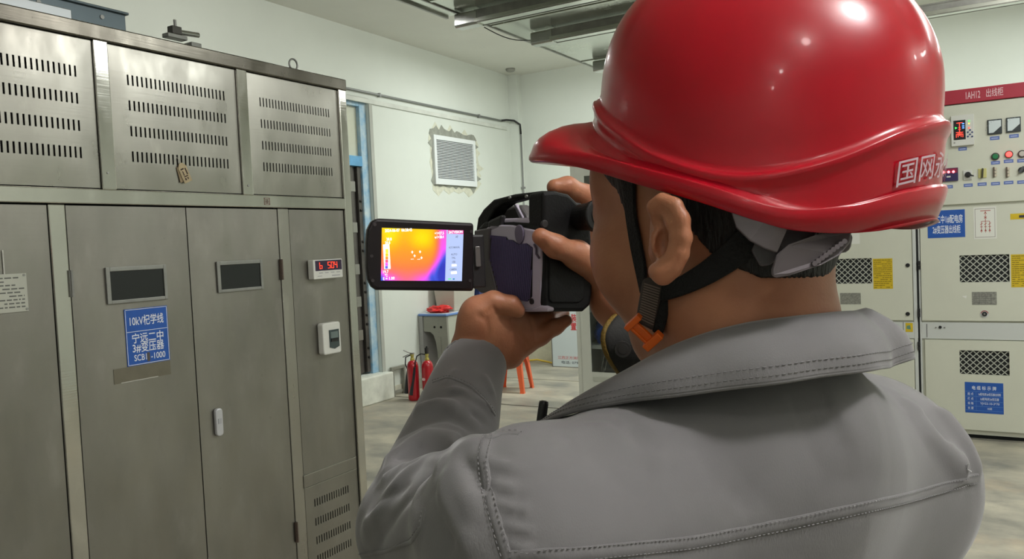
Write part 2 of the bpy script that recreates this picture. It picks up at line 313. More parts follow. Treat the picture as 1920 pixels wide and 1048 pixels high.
# ================================================================ STAINLESS TRANSFORMER CABINET
CX = -2.245; YR = 2.508; YL = .38; XB = -3.62
def steel(name, rgb, rough, rv=.06, var=.10, bump=.05):
    m = bpy.data.materials.new(name); m.use_nodes = True; nt = m.node_tree; b = nt.nodes['Principled BSDF']
    b.inputs['Metallic'].default_value = .92; L = nt.links.new
    g = nt.nodes.new('ShaderNodeNewGeometry')
    def noise(scale, st, det=6):
        mp = nt.nodes.new('ShaderNodeMapping'); mp.inputs['Scale'].default_value = st; L(g.outputs['Position'], mp.inputs[0])
        n = nt.nodes.new('ShaderNodeTexNoise'); n.inputs['Scale'].default_value = scale; n.inputs['Detail'].default_value = det; L(mp.outputs[0], n.inputs['Vector']); return n
    n1 = noise(2.6, (1, 2.2, .8)); n2 = noise(14, (1, 1, .45), 9); n3 = noise(170, (1, .04, 1), 2); n4 = noise(38, (1, 1, 1), 4)
    def ramp(n, a, b_, c0, c1):
        r = nt.nodes.new('ShaderNodeValToRGB'); r.color_ramp.elements[0].position = a; r.color_ramp.elements[1].position = b_
        r.color_ramp.elements[0].color = c0; r.color_ramp.elements[1].color = c1; L(n.outputs[0], r.inputs[0]); return r
    c = np.array([lin(v) for v in rgb])
    r1 = ramp(n1, .3, .7, tuple(c*(1-var))+(1,), tuple(np.minimum(1, c*(1+var)))+(1,))
    r2 = ramp(n2, .60, .74, (0, 0, 0, 1), (.34, .34, .34, 1)); r4 = ramp(n4, .70, .78, (0, 0, 0, 1), (.4, .4, .4, 1))
    mx = nt.nodes.new('ShaderNodeMixRGB'); L(r2.outputs[0], mx.inputs[0]); L(r1.outputs[0], mx.inputs[1]); mx.inputs[2].default_value = tuple(np.minimum(1, c*1.4))+(1,)
    mx2 = nt.nodes.new('ShaderNodeMixRGB'); L(r4.outputs[0], mx2.inputs[0]); L(mx.outputs[0], mx2.inputs[1]); mx2.inputs[2].default_value = tuple(c*.62)+(1,)
    L(mx2.outputs[0], b.inputs['Base Color'])
    mr = nt.nodes.new('ShaderNodeMapRange'); mr.inputs[1].default_value = .35; mr.inputs[2].default_value = .65; mr.inputs[3].default_value = rough-rv; mr.inputs[4].default_value = rough+rv
    L(n2.outputs[0], mr.inputs[0]); L(mr.outputs[0], b.inputs['Roughness'])
    bp = nt.nodes.new('ShaderNodeBump'); bp.inputs['Strength'].default_value = bump; bp.inputs['Distance'].default_value = .002; L(n3.outputs[0], bp.inputs['Height']); L(bp.outputs[0], b.inputs['Normal'])
    return m
M_ss = steel('brushed_stainless', (164, 161, 153), .33); M_ssl = steel('dusty_stainless', (144, 141, 134), .42, .08, .14)
M_post = steel('polished_stainless_post', (190, 188, 180), .14, .07, .12); M_cap = steel('dark_stainless_cap', (104, 100, 92), .25)
M_black = mat('dark_glass', (24, 27, 27), .22, spec=.5); M_gap = mat('dark_inside', (16, 15, 13), .9)
M_white = mat('white_plastic', (214, 214, 208), .4); M_ink = mat('dark_ink', (50, 50, 54), .6); M_whp = mat('white_print', (226, 230, 240), .55)
M_sign = mat('blue_sign', (28, 84, 170), .42, var=.06, vs=20); M_alu = mat('aluminium_frame', (150, 150, 146), .4, .7, var=.1, vs=20)
Cf = (np.array([CX, 0, 0.]), np.array([0, 1., 0]), np.array([0, 0, 1.]))
tc = thing('transformer_cabinet', 'large stainless steel transformer enclosure with slotted upper panels and blue sign, filling the left', 'cabinet', (XB/2+CX/2, (YL+YR)/2, 0))
MB().box((XB, YL, .02), (CX-.03, YR, 2.15)).build('enclosure_body', M_ssl, tc)
MB().box((CX-.03, YL+.01, .05), (CX-.022, YR-.01, 2.14)).build('interior_shadow', M_gap, tc)
# cap with slightly proud lip
b = MB(); b.box((XB-.02, YL-.02, 2.154), (CX+.014, YR, 2.2)); b.build('top_cap', M_cap, tc, bevel=.004)
MB().box((XB-.01, YL, 0), (CX+.002, YR, .07)).build('base_channel', M_ssl, tc, bevel=.004)
def slotted(name, y0, y1, z0, z1, slots, m, bulge=.004, th=.004, ext=()):
    ys = {y0, y1}|set(np.round(np.linspace(y0, y1, 13), 4)); zs = {z0, z1}|set(np.round(np.linspace(z0, z1, 13), 4))
    for a, c, b_, d_ in slots: ys |= {a, b_}; zs |= {c, d_}
    def clean(s, keep):
        s = sorted(s); out = []
        for v in s:
            if out and v-out[-1] < .0008:
                if v in keep: out[-1] = v
                continue
            out.append(v)
        return np.array(out)
    ky = {v for q in slots for v in (q[0], q[2])}|{y0, y1}; kz = {v for q in slots for v in (q[1], q[3])}|{z0, z1}
    ys, zs = clean(ys, ky), clean(zs, kz); ny, nz = len(ys), len(zs)
    hole = np.zeros((ny-1, nz-1), bool); my = (ys[1:]+ys[:-1])/2; mz = (zs[1:]+zs[:-1])/2
    for a, c, b_, d_ in slots: hole |= ((my > a) & (my < b_))[:, None] & ((mz > c) & (mz < d_))[None]
    V = []; Fc = []
    for layer in (0, 1, 2, 3):
        for i in range(ny):
            for j in range(nz):
                u = (ys[i]-y0)/(y1-y0)*2-1; v = (zs[j]-z0)/(z1-z0)*2-1
                bl = bulge*(1-u**4)*(1-v**4)
                V.append((CX+bl-(layer % 2)*th, ys[i], zs[j]))
    idx = lambda l, i, j: l*ny*nz+i*nz+j
    for i in range(ny-1):
        for j in range(nz-1):
            if hole[i, j]: continue
            Fc.append((idx(0, i, j), idx(0, i+1, j), idx(0, i+1, j+1), idx(0, i, j+1))); Fc.append((idx(1, i, j), idx(1, i, j+1), idx(1, i+1, j+1), idx(1, i+1, j)))
            for di, dj, a_, b2 in ((-1, 0, (i, j), (i, j+1)), (1, 0, (i+1, j+1), (i+1, j)), (0, -1, (i+1, j), (i, j)), (0, 1, (i, j+1), (i+1, j+1))):
                ii, jj = i+di, j+dj
                if not (0 <= ii < ny-1 and 0 <= jj < nz-1) or hole[ii, jj]: Fc.append((idx(2, *a_), idx(2, *b2), idx(3, *b2), idx(3, *a_)))
    used = sorted({v for f in Fc for v in f}); rm = {v: k for k, v in enumerate(used)}
    o = link_mesh(name, [V[v] for v in used], [tuple(rm[v] for v in f) for f in Fc], m, tc)
    for p_ in o.data.polygons: p_.use_smooth = abs(p_.normal.x) > .8
    return o
ZR = ((2.037, 2.069), (1.960, 1.991), (1.882, 1.913), (1.804, 1.836))
def srow(y0, y1, n, w_=.0058, zr=ZR): return [(round(y0+(y1-y0)*i/(n-1)-w_/2, 5), z0, round(y0+(y1-y0)*i/(n-1)+w_/2, 5), z1) for i in range(n) for z0, z1 in zr]
slotted('vent_panel', .500, .932, 1.72, 2.152, srow(.545, .885, 22), M_ss)
slotted('vent_panel', .956, 1.428, 1.72, 2.152, srow(1.015, 1.372, 24), M_ss, .006)
slotted('vent_panel', 1.477, 1.950, 1.72, 2.152, srow(1.5365, 1.894, 24), M_ss, .006)
slotted('vent_panel', 1.999, 2.463, 1.72, 2.152, srow(2.055, 2.405, 25, .005), M_ss, .006)
for a, c in ((.932, .956), (1.430, 1.475), (1.952, 1.997)): MB().box((CX-.02, a, 1.715), (CX+.008, c, 2.156)).build('upper_post', M_post, tc, bevel=.003)
MB().box((CX-.03, 2.465, .02), (CX+.010, YR, 2.198)).build('corner_post', M_post, tc, bevel=.004)
MB().box((CX-.03, YL, .02), (CX+.010, .498, 2.154)).build('corner_post', M_post, tc, bevel=.004)
MB().box((CX-.02, .45, 1.672), (CX+.012, 2.464, 1.716)).build('mid_rail', M_post, tc, bevel=.003)
dz0, dz1 = .09, 1.667
def door(y0, y1, name='door'): return slotted(name, y0, y1, dz0, dz1, [], M_ssl, .005)
dr0 = door(.502, .862); drA = door(.866, 1.264); drB = door(1.318, 1.7135); drC = door(1.7175, 2.106)
lowz = ((.521, .551), (.446, .476), (.373, .403), (.300, .330))
drD = slotted('side_door', 2.165, 2.4615, dz0, dz1, srow(2.212, 2.398, 15, .0052, lowz), M_ssl, .003)
for a, c in ((1.267, 1.315), (2.109, 2.162)): MB().box((CX-.025, a, .06), (CX+.003, c, 1.670)).build('lower_post', M_post if a < 1.3 else M_ss, tc, bevel=.003)
# thin raised strip on the right door
M_stripe = mat('strip_edge', (170, 168, 158), .4, .6)
MB().box((CX+.003, 2.158, .608), (CX+.0065, 2.452, .655)).build('cross_strip', M_ssl, drD, bevel=.0012)
for zz in (.655, .606): MB().box((CX+.0035, 2.158, zz-.001), (CX+.0072, 2.452, zz+.001)).build('strip_edge', M_stripe, drD)
def frame_on(n0): return (np.array([CX+n0, 0, 0.]), Cf[1], Cf[2])
F4 = frame_on(.0055)
for dr, (y0, y1, z0, z1) in ((drB, (1.419, 1.622, 1.375, 1.485)), (drC, (1.817, 2.015, 1.379, 1.4855))):
    b = MB(F4); fw = .013; b.box((y0, z0, 0), (y0+fw, z1, .006)); b.box((y1-fw*.8, z0, 0), (y1, z1, .006)); b.box((y0+fw, z0, 0), (y1-fw*.8, z0+fw*.8, .006)); b.box((y0+fw, z1-fw, 0), (y1-fw*.8, z1, .006)); b.build('window_frame', M_alu, dr, bevel=.0015)
    MB(F4).box((y0+fw, z0+fw*.8, 0), (y1-fw*.8, z1-fw, .002)).build('window_pane', M_black, dr)
# blue sign
MB(F4).box((1.471, 1.181, 0), (1.618, 1.355, .0012)).build('blue_sign', M_sign, drB)
b = MB(F4); T = .0015
for a, c in (((1.473, 1.183), (1.616, 1.1846)), ((1.473, 1.3515), (1.616, 1.353)), ((1.473, 1.183), (1.4745, 1.353)), ((1.6145, 1.183), (1.616, 1.353)), ((1.473, 1.284), (1.616, 1.2856))): b.box(a+(.0012,), c+(T+.0004,))
b.build('sign_border', M_whp, drB)
yc = 1.5445
for s_, z_, h_, w_ in (('10kV杞学线', 1.318, .030, .116), ('宁远二中', 1.264, .029, .108), ('3#变压器', 1.235, .029, .108), ('SCB1', 1.204, .024, .042), ('-1000', 1.203, .024, .050)):
    al = 'CENTER'; x_ = yc
    if s_ == 'SCB1': x_ = 1.515
    if s_ == '-1000': x_ = 1.576
    text('lettering', s_, F4, x_, z_, .002, h_, M_whp, drB, w_, al, .012, 1.12)
MB(F4).box((1.538, 1.188, .0014), (1.547, 1.216, .0022)).build('worn_patch', mat('worn_brown', (90, 84, 76), .8), drB)
MB(F4).box((1.425, 1.135, -.0004), (1.618, 1.18, .0003)).build('glue_stain', mat('glue_stain_steel', (124, 119, 106), .5, .8, var=.1, vs=20), drB)
MB(F4).box((1.447, 1.1345, .0001), (1.572, 1.137, .0008)).build('glue_line', mat('glue_line', (186, 184, 176), .6), drB)
# hinges, handle
M_brown = mat('hinge_brown', (96, 82, 74), .45, .5)
for y_, z_, par in ((1.3165, 1.444, tc), (2.108, 1.444, tc), (2.107, .457, tc), (1.3165, .457, tc)):
    b = MB(frame_on(.002)); b.box((y_-.006, z_-.038, 0), (y_+.004, z_+.038, .007)); b.tube([(y_, z_-.038, .008), (y_, z_+.038, .008)], .004, 8); b.build('hinge', M_alu if y_ < 1.4 else M_brown, par)
MB(F4).prism(rrect(1.768, .898, 1.797, .992, .012), 0, .014).build('door_handle', mat('zinc_handle', (196, 196, 200), .4, .4), drC, bevel=.004)
MB(F4).box((1.776, .94, .014), (1.789, .958, .0155)).build('handle_button', mat('zinc_button', (176, 176, 182), .4, .4), drC)
# aluminium name plate, far left
MB(F4).box((1.04, 1.378, 0), (1.193, 1.481, .0015)).build('name_plate', mat('plate_alu', (186, 186, 176), .45, .5, var=.06), drA)
b = MB(F4)
rr = random.Random(3)
for k in range(9):
    z_ = 1.470-k*.0098; y_ = 1.048
    while y_ < 1.183:
        L_ = rr.uniform(.004, .02); 
        if rr.random() < .75: b.box((y_, z_-.0018, .0016), (min(y_+L_, 1.185), z_+.0018, .002))
        y_ += L_+.004
b.build('plate_print', mat('plate_ink', (96, 96, 92), .6), drA)
for y_, z_ in ((1.187, 1.476), (1.189, 1.384)): MB(F4).disc(y_, z_, .0035, .0015, .003).build('rivet', M_alu, drA)
MB(F4).box((1.136, 1.481, 0), (1.1395, 1.545, .0006)).build('scratch', mat('chalk', (190, 188, 180), .9), drA)
# temperature controller with the red display
ctl = MB(F4).prism(rrect(2.242, 1.398, 2.403, 1.473, .004), 0, .03).build('controller', M_white, drD, bevel=.003)
Fk = frame_on(.0357)
MB(Fk).box((2.252, 1.430, 0), (2.397, 1.469, .001)).build('display_window', mat('display_purple', (48, 30, 60), .3), drD)
M_led = mat('red_led_digit', (255, 50, 22), .5, emit=5)
SEG = {'b': 'cdefg', '5': 'acdfg', '0': 'abcdef', '4': 'bcfg'}
def seg(name, ch, frame, s, t, w_, h_, m, par):
    q = w_*.2; b = MB(frame); c = {'a': (0, h_-q, w_, h_), 'd': (0, 0, w_, q), 'g': (0, h_/2-q/2, w_, h_/2+q/2), 'b': (w_-q, h_/2, w_, h_), 'c': (w_-q, 0, w_, h_/2), 'f': (0, h_/2, q, h_), 'e': (0, 0, q, h_/2)}
    for k in SEG[ch]: x0, y0, x1, y1 = c[k]; g_ = .06*w_; b.box((s+x0+g_, t+y0+g_, .001), (s+x1-g_, t+y1-g_, .0016))
    return b.build(name, m, par)
for ch, s_ in (('b', 2.273), ('5', 2.318), ('0', 2.337), ('4', 2.356)): seg('led_digit', ch, Fk, s_, 1.437, .015, .026, M_led, drD)
b = MB(Fk)
for k in range(4): b.box((2.27+k*.032, 1.420, 0), (2.29+k*.032, 1.4225, .0006))
b.box((2.262, 1.408, 0), (2.285, 1.410, .0006)); b.box((2.34, 1.407, 0), (2.385, 1.410, .0006)); b.build('controller_print', mat('faint_ink', (150, 150, 155), .6), drD)
# breaker box
MB(F4).prism(rrect(2.273, 1.101, 2.3715, 1.225, .010), 0, .030).build('breaker_box', M_white, drD, bevel=.005)
Fb = frame_on(.0355)
MB(Fb).prism([(2.305, 1.128), (2.332, 1.120), (2.359, 1.128), (2.359, 1.196), (2.305, 1.196)], 0, .003).build('breaker_window', mat('smoked_window', (62, 74, 74), .15), drD, bevel=.001)
MB(Fb).box((2.312, 1.150, .003), (2.352, 1.162, .006)).build('breaker_toggle', mat('toggle_black', (18, 20, 20), .4), drD)
MB(Fb).box((2.312, 1.163, .003), (2.352, 1.188, .0036)).build('breaker_face', mat('breaker_grey', (104, 118, 116), .4), drD)
# paper tag hanging from the third slot row
tg = thing('paper_tag', 'small tan paper tag with black writing hanging from the slots of the middle vent panel', 'tag', (CX+.012, 1.72, 1.79))
a0 = pl(338, 306, 0, CX+.01); u_ = pl(352, 338, 0, CX+.01)-a0; L_ = np.linalg.norm(u_); u_ /= L_; v_ = np.cross(u_, np.array([1., 0, 0]))
Ft = (a0, v_, -u_)
MB((a0, v_, u_)).prism([(-.006, 0), (.006, 0), (.016, .012), (.016, L_+.006), (-.016, L_+.006), (-.016, .012)], 0, .0012).build('tag_card', mat('tan_card', (176, 160, 128), .8, var=.12, vs=60), tg)
MB(((a0+np.array([-.002, -.004, 0])), v_, (u_+np.array([0, -.16, 0])))).prism([(-.013, .01), (.013, .01), (.014, L_+.004), (-.014, L_+.004)], -.0012, 0).build('tag_card', mat('tan_card_dark', (150, 132, 104), .8), tg)
b = MB((a0, v_, u_)); 
for x_, y_, w_, h_ in ((-.01, .018, .004, .02), (-.002, .016, .012, .004), (.004, .024, .003, .014), (-.008, .04, .016, .003), (-.006, .046, .004, .006), (.003, .046, .005, .007)): b.box((x_, y_*L_/.055, .0012), (x_+w_, y_*L_/.055+h_*L_/.055, .0018))
b.build('tag_writing', mat('tag_ink', (60, 44, 40), .8), tg)
b = MB(); b.tube([a0+u_*.004, a0+np.array([.002, -.006, .012]), a0+np.array([-.012, -.008, .022])], .0012, 6); b.build('tag_string', mat('string', (186, 180, 165), .9), tg)
# seal mark on the mid rail
Fm = frame_on(.0125)
b = MB(Fm); y_, z_, s_ = 2.052, 1.694, .013
for a, c in (((-1, -1), (1, -.86)), ((-1, .86), (1, 1)), ((-1, -1), (-.86, 1)), ((.86, -1), (1, 1)), ((-.6, .4), (.6, .52)), ((-.6, -.1), (.6, .02)), ((-.6, -.6), (.6, -.48)), ((-.35, -.6), (-.23, .6)), ((.2, -.6), (.32, .6))): b.box((y_+a[0]*s_, z_+a[1]*s_, 0), (y_+c[0]*s_, z_+c[1]*s_, .0006))
b.build('seal_mark', mat('seal_ink', (120, 84, 76), .7), tc)
MB(frame_on(.008)).disc(1.975, 1.748, .004, 0, .002).build('screw', M_alu, tc)
MB(frame_on(.008)).disc(1.448, 1.765, .003, 0, .002).build('screw', M_alu, tc)
# eyebolt, busbar bracket, duct box on the roof
eb = thing('eye_bolt', 'steel lifting eye bolt on the top edge of the stainless cabinet', 'bolt', (CX-.05, 2.22, 2.2))
p = pl(550, 121, 0, CX-.05); b = MB(); b.tube([p+np.array([0, .021*math.cos(q), .021*math.sin(q)]) for q in np.linspace(0, 2*math.pi, 21)], .0038, 8, cap=False); b.build('ring', M_alu, eb, smooth=True)
MB().lathe([(.012, 2.2), (.012, 2.207), (.006, 2.21), (.006, p[2]-.019)], (p[0], p[1], 0), 10).build('shank', M_alu, eb, smooth=True); eb.location = (p[0], p[1], 2.2)
for ch in eb.children: ch.location = -Vector(eb.location)+Vector((CX-.05, 2.22, 2.2))
X1 = -2.85
q0 = pl(310, 72, 0, X1); q1 = pl(372, 68, 0, X1)
bb = thing('busbar_support', 'small steel busbar clamp sticking up behind the cabinet roof edge', 'bracket', (X1, q1[1]-.1, 2.2))
b = MB(); b.box((X1-.02, q0[1], q1[2]-.035), (X1+.02, q1[1]-.07, q1[2]-.018)); b.box((X1-.03, q0[1]+.11, 2.2), (X1+.02, q0[1]+.16, q1[2]-.035)); b.build('bracket_arm', M_alu, bb, bevel=.002)
b = MB(); b.tube([(X1, q1[1]-.12, q1[2]-.004), (X1, q1[1], q1[2]+.004)], .011, 12); b.build('clamp_sleeve', mat('chrome_sleeve', (176, 176, 172), .2, .9), bb, smooth=False)
MB().box((X1-.015, q1[1]-.14, q1[2]-.018), (X1+.02, q1[1]-.095, q1[2]+.015)).build('clamp_block', mat('clamp_dark', (90, 88, 84), .4, .6), bb, bevel=.003)
b = MB(); b.tube([(X1, q1[1]-.112, q1[2]+.01), (X1, q1[1]-.112, q1[2]+.045)], .006, 8); b.build('clamp_bolt', M_dsteel, bb)
X2 = -2.80
r1_ = pl(235, 27, 0, X2); top = r1_[2]
rb = thing('roof_duct', 'blue grey sheet metal duct box on top of the stainless cabinet', 'duct', (X2-.3, 1.4, 2.2))
M_bg = mat('blue_grey_sheet', (104, 116, 122), .4, .6, var=.1, vs=3)
MB().box((X2-.6, .5, 2.2), (X2, r1_[1], top)).build('duct_box', M_bg, rb, bevel=.004)
MB().box((X2-.62, .48, top-.004), (X2+.012, r1_[1]+.008, top+.006)).build('duct_lid', M_bg, rb, bevel=.003)
f1 = pl(127, 9, 0, X2+.1); MB().box((X2, f1[1]-.30, 2.2), (X2+.12, f1[1]+.0, f1[2]-.02)).build('duct_flange', mat('pale_sheet', (176, 180, 182), .35, .6), rb, bevel=.003)
for xx, yy in ((72, 4), (191, 32)):
    p = pl(xx, yy, 0, X2); b = MB(); b.lathe([(.008, 0), (.008, .004)], (X2, p[1], p[2]), 10, 'x'); b.build('screw', M_alu, rb)

# ================================================================ SWITCHGEAR
SY = 6.346
Sf = (np.array([0, SY, 0.]), np.array([1., 0, 0]), np.array([0, 0, 1.]))
M_sg = mat('cream_enamel', (206, 207, 192), .42, var=.03, vs=2); M_sg2 = mat('pale_grey_enamel', (200, 203, 200), .38, var=.03, vs=2)
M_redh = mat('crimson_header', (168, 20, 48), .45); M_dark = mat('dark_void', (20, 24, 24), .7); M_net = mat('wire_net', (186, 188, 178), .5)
M_yel = mat('yellow_sticker', (206, 176, 26), .6, var=.05, vs=30); M_bk = mat('black_knob', (26, 26, 28), .45); M_lab = mat('blue_label', (96, 116, 178), .6)
def spt(x, y): p = pl(x, y, 1, SY); return p[0], p[2]
def srect(x0, y0, x1, y1):                    # rectangle on the switchgear front seen between two corner pixels
    a = spt(x0, y0); c = spt(x1, y1); return min(a[0], c[0]), min(a[1], c[1]), max(a[0], c[0]), max(a[1], c[1])
def netting(name, r, par, n=.03):
    x0, z0, x1, z1 = r; b = MB(Sf); st = .041; W_, H_ = x1-x0, z1-z0
    for sgn in (1, -1):
        k = -int(H_/st)-1
        while k*st < W_+H_:
            pts = []
            for t in np.linspace(0, H_, 2): pass
            # line s = k*st + sgn*t (t along z)
            s0 = k*st if sgn == 1 else k*st
            ts = sorted([0, H_]); f0 = lambda t: (s0+t) if sgn == 1 else (s0-t)
            lo = max(0, -s0) if sgn == 1 else max(0, s0-W_); hi = min(H_, W_-s0) if sgn == 1 else min(H_, s0)
            if hi-lo > .004:
                a = (x0+f0(lo), z0+lo); c = (x0+f0(hi), z0+hi); w_ = .0029*1.41
                b.add([(a[0]-w_, a[1], .008), (a[0]+w_, a[1], .008), (c[0]+w_, c[1], .008), (c[0]-w_, c[1], .008), (a[0]-w_, a[1], .0055), (a[0]+w_, a[1], .0055), (c[0]+w_, c[1], .0055), (c[0]-w_, c[1], .0055)], [(0, 1, 2, 3), (7, 6, 5, 4), (0, 4, 5, 1), (2, 6, 7, 3), (1, 5, 6, 2), (3, 7, 4, 0)])
            k += 1
    o = b.build(name, M_net, par); o['kind'] = 'stuff'
def panel_with_hole(name, x0, z0, x1, z1, hole, par, m, n0=0., n1=.02):
    b = MB(Sf); hx0, hz0, hx1, hz1 = hole
    b.box((x0, z0, n0), (hx0, z1, n1)); b.box((hx1, z0, n0), (x1, z1, n1)); b.box((hx0, z0, n0), (hx1, hz0, n1)); b.box((hx0, hz1, n0), (hx1, z1, n1))
    return b.build(name, m, par)
XL = -.405                                     # joint between the two units
def yellow_print(rect, par, n):
    x0, z0, x1, z1 = rect; b = MB(Sf); rr = random.Random(11); nrow = 15
    for k in range(nrow):
        z_ = z1-(k+.8)*(z1-z0)/(nrow+.6); xx = x0+.006
        while xx < x1-.012:
            L_ = rr.uniform(.008, .03)
            if rr.random() < .86: b.box((xx, z_-.0022, n), (min(xx+L_, x1-.006), z_+.0022, n+.0005))
            xx += L_+.003
    b.build('sticker_print', mat('olive_ink', (120, 104, 16), .7), par)
def lock(par, cx_, cz_, n=.0205):
    MB(Sf).disc(cx_, cz_, .027, n-.001, n+.003).build('lock_plate', M_sg2, par); 
    b = MB(Sf)
    for a0_ in (200, 20): 
        pts = [(cx_+.022*math.cos(math.radians(a)), cz_+.022*math.sin(math.radians(a))) for a in range(30, 151, 20)]
    ring = [(cx_+.024*math.cos(math.radians(a)), cz_+.024*math.sin(math.radians(a))) for a in range(10, 171, 16)]+[(cx_+.019*math.cos(math.radians(a)), cz_+.019*math.sin(math.radians(a))) for a in range(170, 9, -16)]
    b.prism(ring, n+.003, n+.0036); b.build('lock_mark', mat('red_arc', (160, 60, 50), .6), par)
    MB(Sf).disc(cx_, cz_, .016, n+.003, n+.009).build('lock_barrel', M_bk, par); MB(Sf).disc(cx_, cz_, .006, n+.009, n+.011).build('key_hole', M_alu, par)
def unit(name, label, x0, x1, shift):
    t = thing(name, label, 'switchgear', ((x0+x1)/2, SY+.6, 0), 'red-topped switchgear units along the right')
    MB().box((x0, SY, .03), (x1, SY+1.15, 2.41)).build('cabinet_body', M_sg, t)
    MB().box((x0+.01, SY+.03, 0), (x1-.01, SY+1.1, .035)).build('toe_recess', M_dark, t)
    MB(Sf).box((x0, 2.318, 0), (x1, 2.412, .03)).build('header', M_redh, t, bevel=.003)
    # instrument door / circuit breaker door / cable door
    dr1 = MB(Sf).box((x0+.012, 1.632, 0), (x1-.004, 2.312, .02)).build('instrument_door', M_sg, t, bevel=.003)
    return t, dr1
u1, ins = unit('switchgear_cabinet', 'right-hand cream switchgear unit with the red header reading 1AH12, meters and glowing red lamp', XL, XL+.84, 0)
u2, ins2 = unit('switchgear_cabinet', 'left-hand cream switchgear unit partly hidden behind the neck and collar', XL-.80, XL-.012, 0)
text('lettering', '1AH12', Sf, spt(1811, 182)[0], 2.366, .0305, .062, mat('header_print', (226, 190, 196), .5), u1, spt(1838, 180)[0]-spt(1811, 180)[0], bold=.008, vert=1.1)
text('lettering', '出线柜', Sf, spt(1849, 177)[0], 2.368, .0305, .06, MATS['header_print'], u1, spt(1881, 177)[0]-spt(1849, 177)[0], bold=.008)
def mid_door(t, x0, x1, hx, sticker, plate, lockc):
    z0, z1 = .826, 1.612
    dd = panel_with_hole('breaker_door', x0, z0, x1, z1, hx, t, M_sg, 0, .02)
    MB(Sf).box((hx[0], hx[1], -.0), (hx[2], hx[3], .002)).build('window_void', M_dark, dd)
    b = MB(Sf); b.box((hx[0], hx[1], .002), (hx[2], hx[1]+.02, .0022)); 
    netting('wire_mesh', hx, dd)
    # move mesh forward in the opening
    s_ = MB(Sf).box((sticker[0], sticker[1], .02), (sticker[2], sticker[3], .0208)).build('warning_sticker', M_yel, dd); yellow_print(sticker, dd, .0208)
    MB(Sf).box((plate[0], plate[1], .02), (plate[2], plate[3], .0212)).build('rating_plate', mat('grey_plate', (150, 150, 142), .4, .4, var=.3, vs=90), dd)
    lock(dd, *lockc)
    return dd
# unit 1
h1 = srect(1799, 479, 1893, 528); st1 = srect(1895, 477, 1937, 538); pl1 = srect(1822, 547, 1869, 571)
dm1 = mid_door(u1, XL+.016, XL+.836, h1, st1, pl1, spt(1846, 588))
h2 = srect(1553, 486, 1636, 531); st2 = srect(1637, 485, 1675, 541); pl2 = srect(1576, 549, 1615, 570)
h2 = (h2[0]-.03, h2[1], h2[2], h2[3])
dm2 = mid_door(u2, XL-.80+.006, XL-.04, h2, st2, pl2, (spt(1595, 586)[0], spt(1595, 588)[1]))
# rating plate print
b = MB(Sf); x0, z0, x1, z1 = pl1
for k in range(7):
    z_ = z1-.008-k*(z1-z0-.014)/6; b.box((x0+.008, z_-.0012, .0212), (x1-.008-(k % 3)*.02, z_+.0012, .0216))
for xx in (.3, .55, .78): b.box((x0+(x1-x0)*xx-.001, z0+.005, .0212), (x0+(x1-x0)*xx+.001, z1-.014, .0216))
b.build('plate_print', mat('plate_ink2', (96, 96, 96), .6), dm1)
# rail between mid and lower doors, with knobs
for t, x0, x1 in ((u1, XL+.012, XL+.836), (u2, XL-.794, XL-.012)): MB(Sf).box((x0, .695, 0), (x1, .812, .012)).build('middle_strip', M_sg2, t, bevel=.002)
for t, px_, py_ in ((u1, 1763, 613), (u2, 1670, 611)):
    x_, z_ = spt(px_, py_); MB(Sf).disc(x_, z_, .010, .012, .018).build('plug', M_bk, t)
    for s_ in (-1, 1): MB(Sf).disc(x_+s_*.027, z_-.003, .005, .012, .016, 8).build('screw', M_alu, t)
ys_ = srect(1698, 605, 1712, 622); MB(Sf).box((ys_[0], ys_[1], .012), (ys_[2], ys_[3], .013)).build('yellow_tag', M_yel, u2)
x_, z_ = spt(1704, 613); MB(Sf).prism([(x_-.014, z_-.012), (x_+.014, z_-.016), (x_+.010, z_+.014), (x_-.012, z_+.010)], .013, .0135).build('tag_picture', mat('tag_green', (96, 140, 120), .6), u2)
x_, z_ = spt(1694, 613); MB(Sf).box((x_-.0015, .72, .012), (x_+.0015, .812, .0128)).build('seam_line', M_ink, u2)
x_, z_ = spt(1738, 615); MB(Sf).box((x_-.002, .705, .012), (x_+.002, .80, .0128)).build('seam_line', M_ink, u1)
# lower doors
h3 = srect(1799, 656, 1893, 704)
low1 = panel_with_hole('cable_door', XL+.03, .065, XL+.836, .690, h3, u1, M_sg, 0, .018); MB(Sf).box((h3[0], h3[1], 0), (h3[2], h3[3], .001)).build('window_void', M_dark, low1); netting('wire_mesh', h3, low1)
low2 = MB(Sf).box((XL-.794, .065, 0), (XL-.04, .690, .018)).build('cable_door', M_sg, u2, bevel=.003)
MB(Sf).box((XL-.0125, .03, 0), (XL-.0005, 2.31, .004)).build('dark_joint', M_dark, u2)
MB(Sf).box((XL-.036, .05, 0), (XL-.014, 1.61, .014)).build('edge_strip', M_sg2, u2, bevel=.002)
MB(Sf).box((XL+.0005, .05, 0), (XL+.012, 2.31, .012)).build('edge_strip', M_sg2, u1, bevel=.002)
for py_ in (497, 588, 647): x_, z_ = spt(1702.5, py_); MB(Sf).disc(x_, z_, .014, .018, .026).build('round_latch', M_bk, u2)
for py_ in (497, 586, 648):
    x_, z_ = spt(1722, py_); b = MB(Sf); b.box((x_-.003, z_-.03, .012), (x_+.013, z_-.002, .026)); b.box((x_-.003, z_+.002, .012), (x_+.013, z_+.03, .026)); b.build('hinge', M_bk, u1, bevel=.001)
x_, z_ = spt(1681, 663); MB(Sf).prism([(x_-.015, z_-.03), (x_+.004, z_+.03), (x_+.012, z_+.034), (x_+.010, z_-.022), (x_-.012, z_-.034)], .018, .020).build('torn_label', mat('torn_paper', (226, 226, 220), .8), u2)
MB(Sf).prism([(x_+.006, z_+.01), (x_+.012, z_+.03), (x_+.012, z_-.01)], .0201, .021).build('torn_shadow_mark', M_ink, u2)
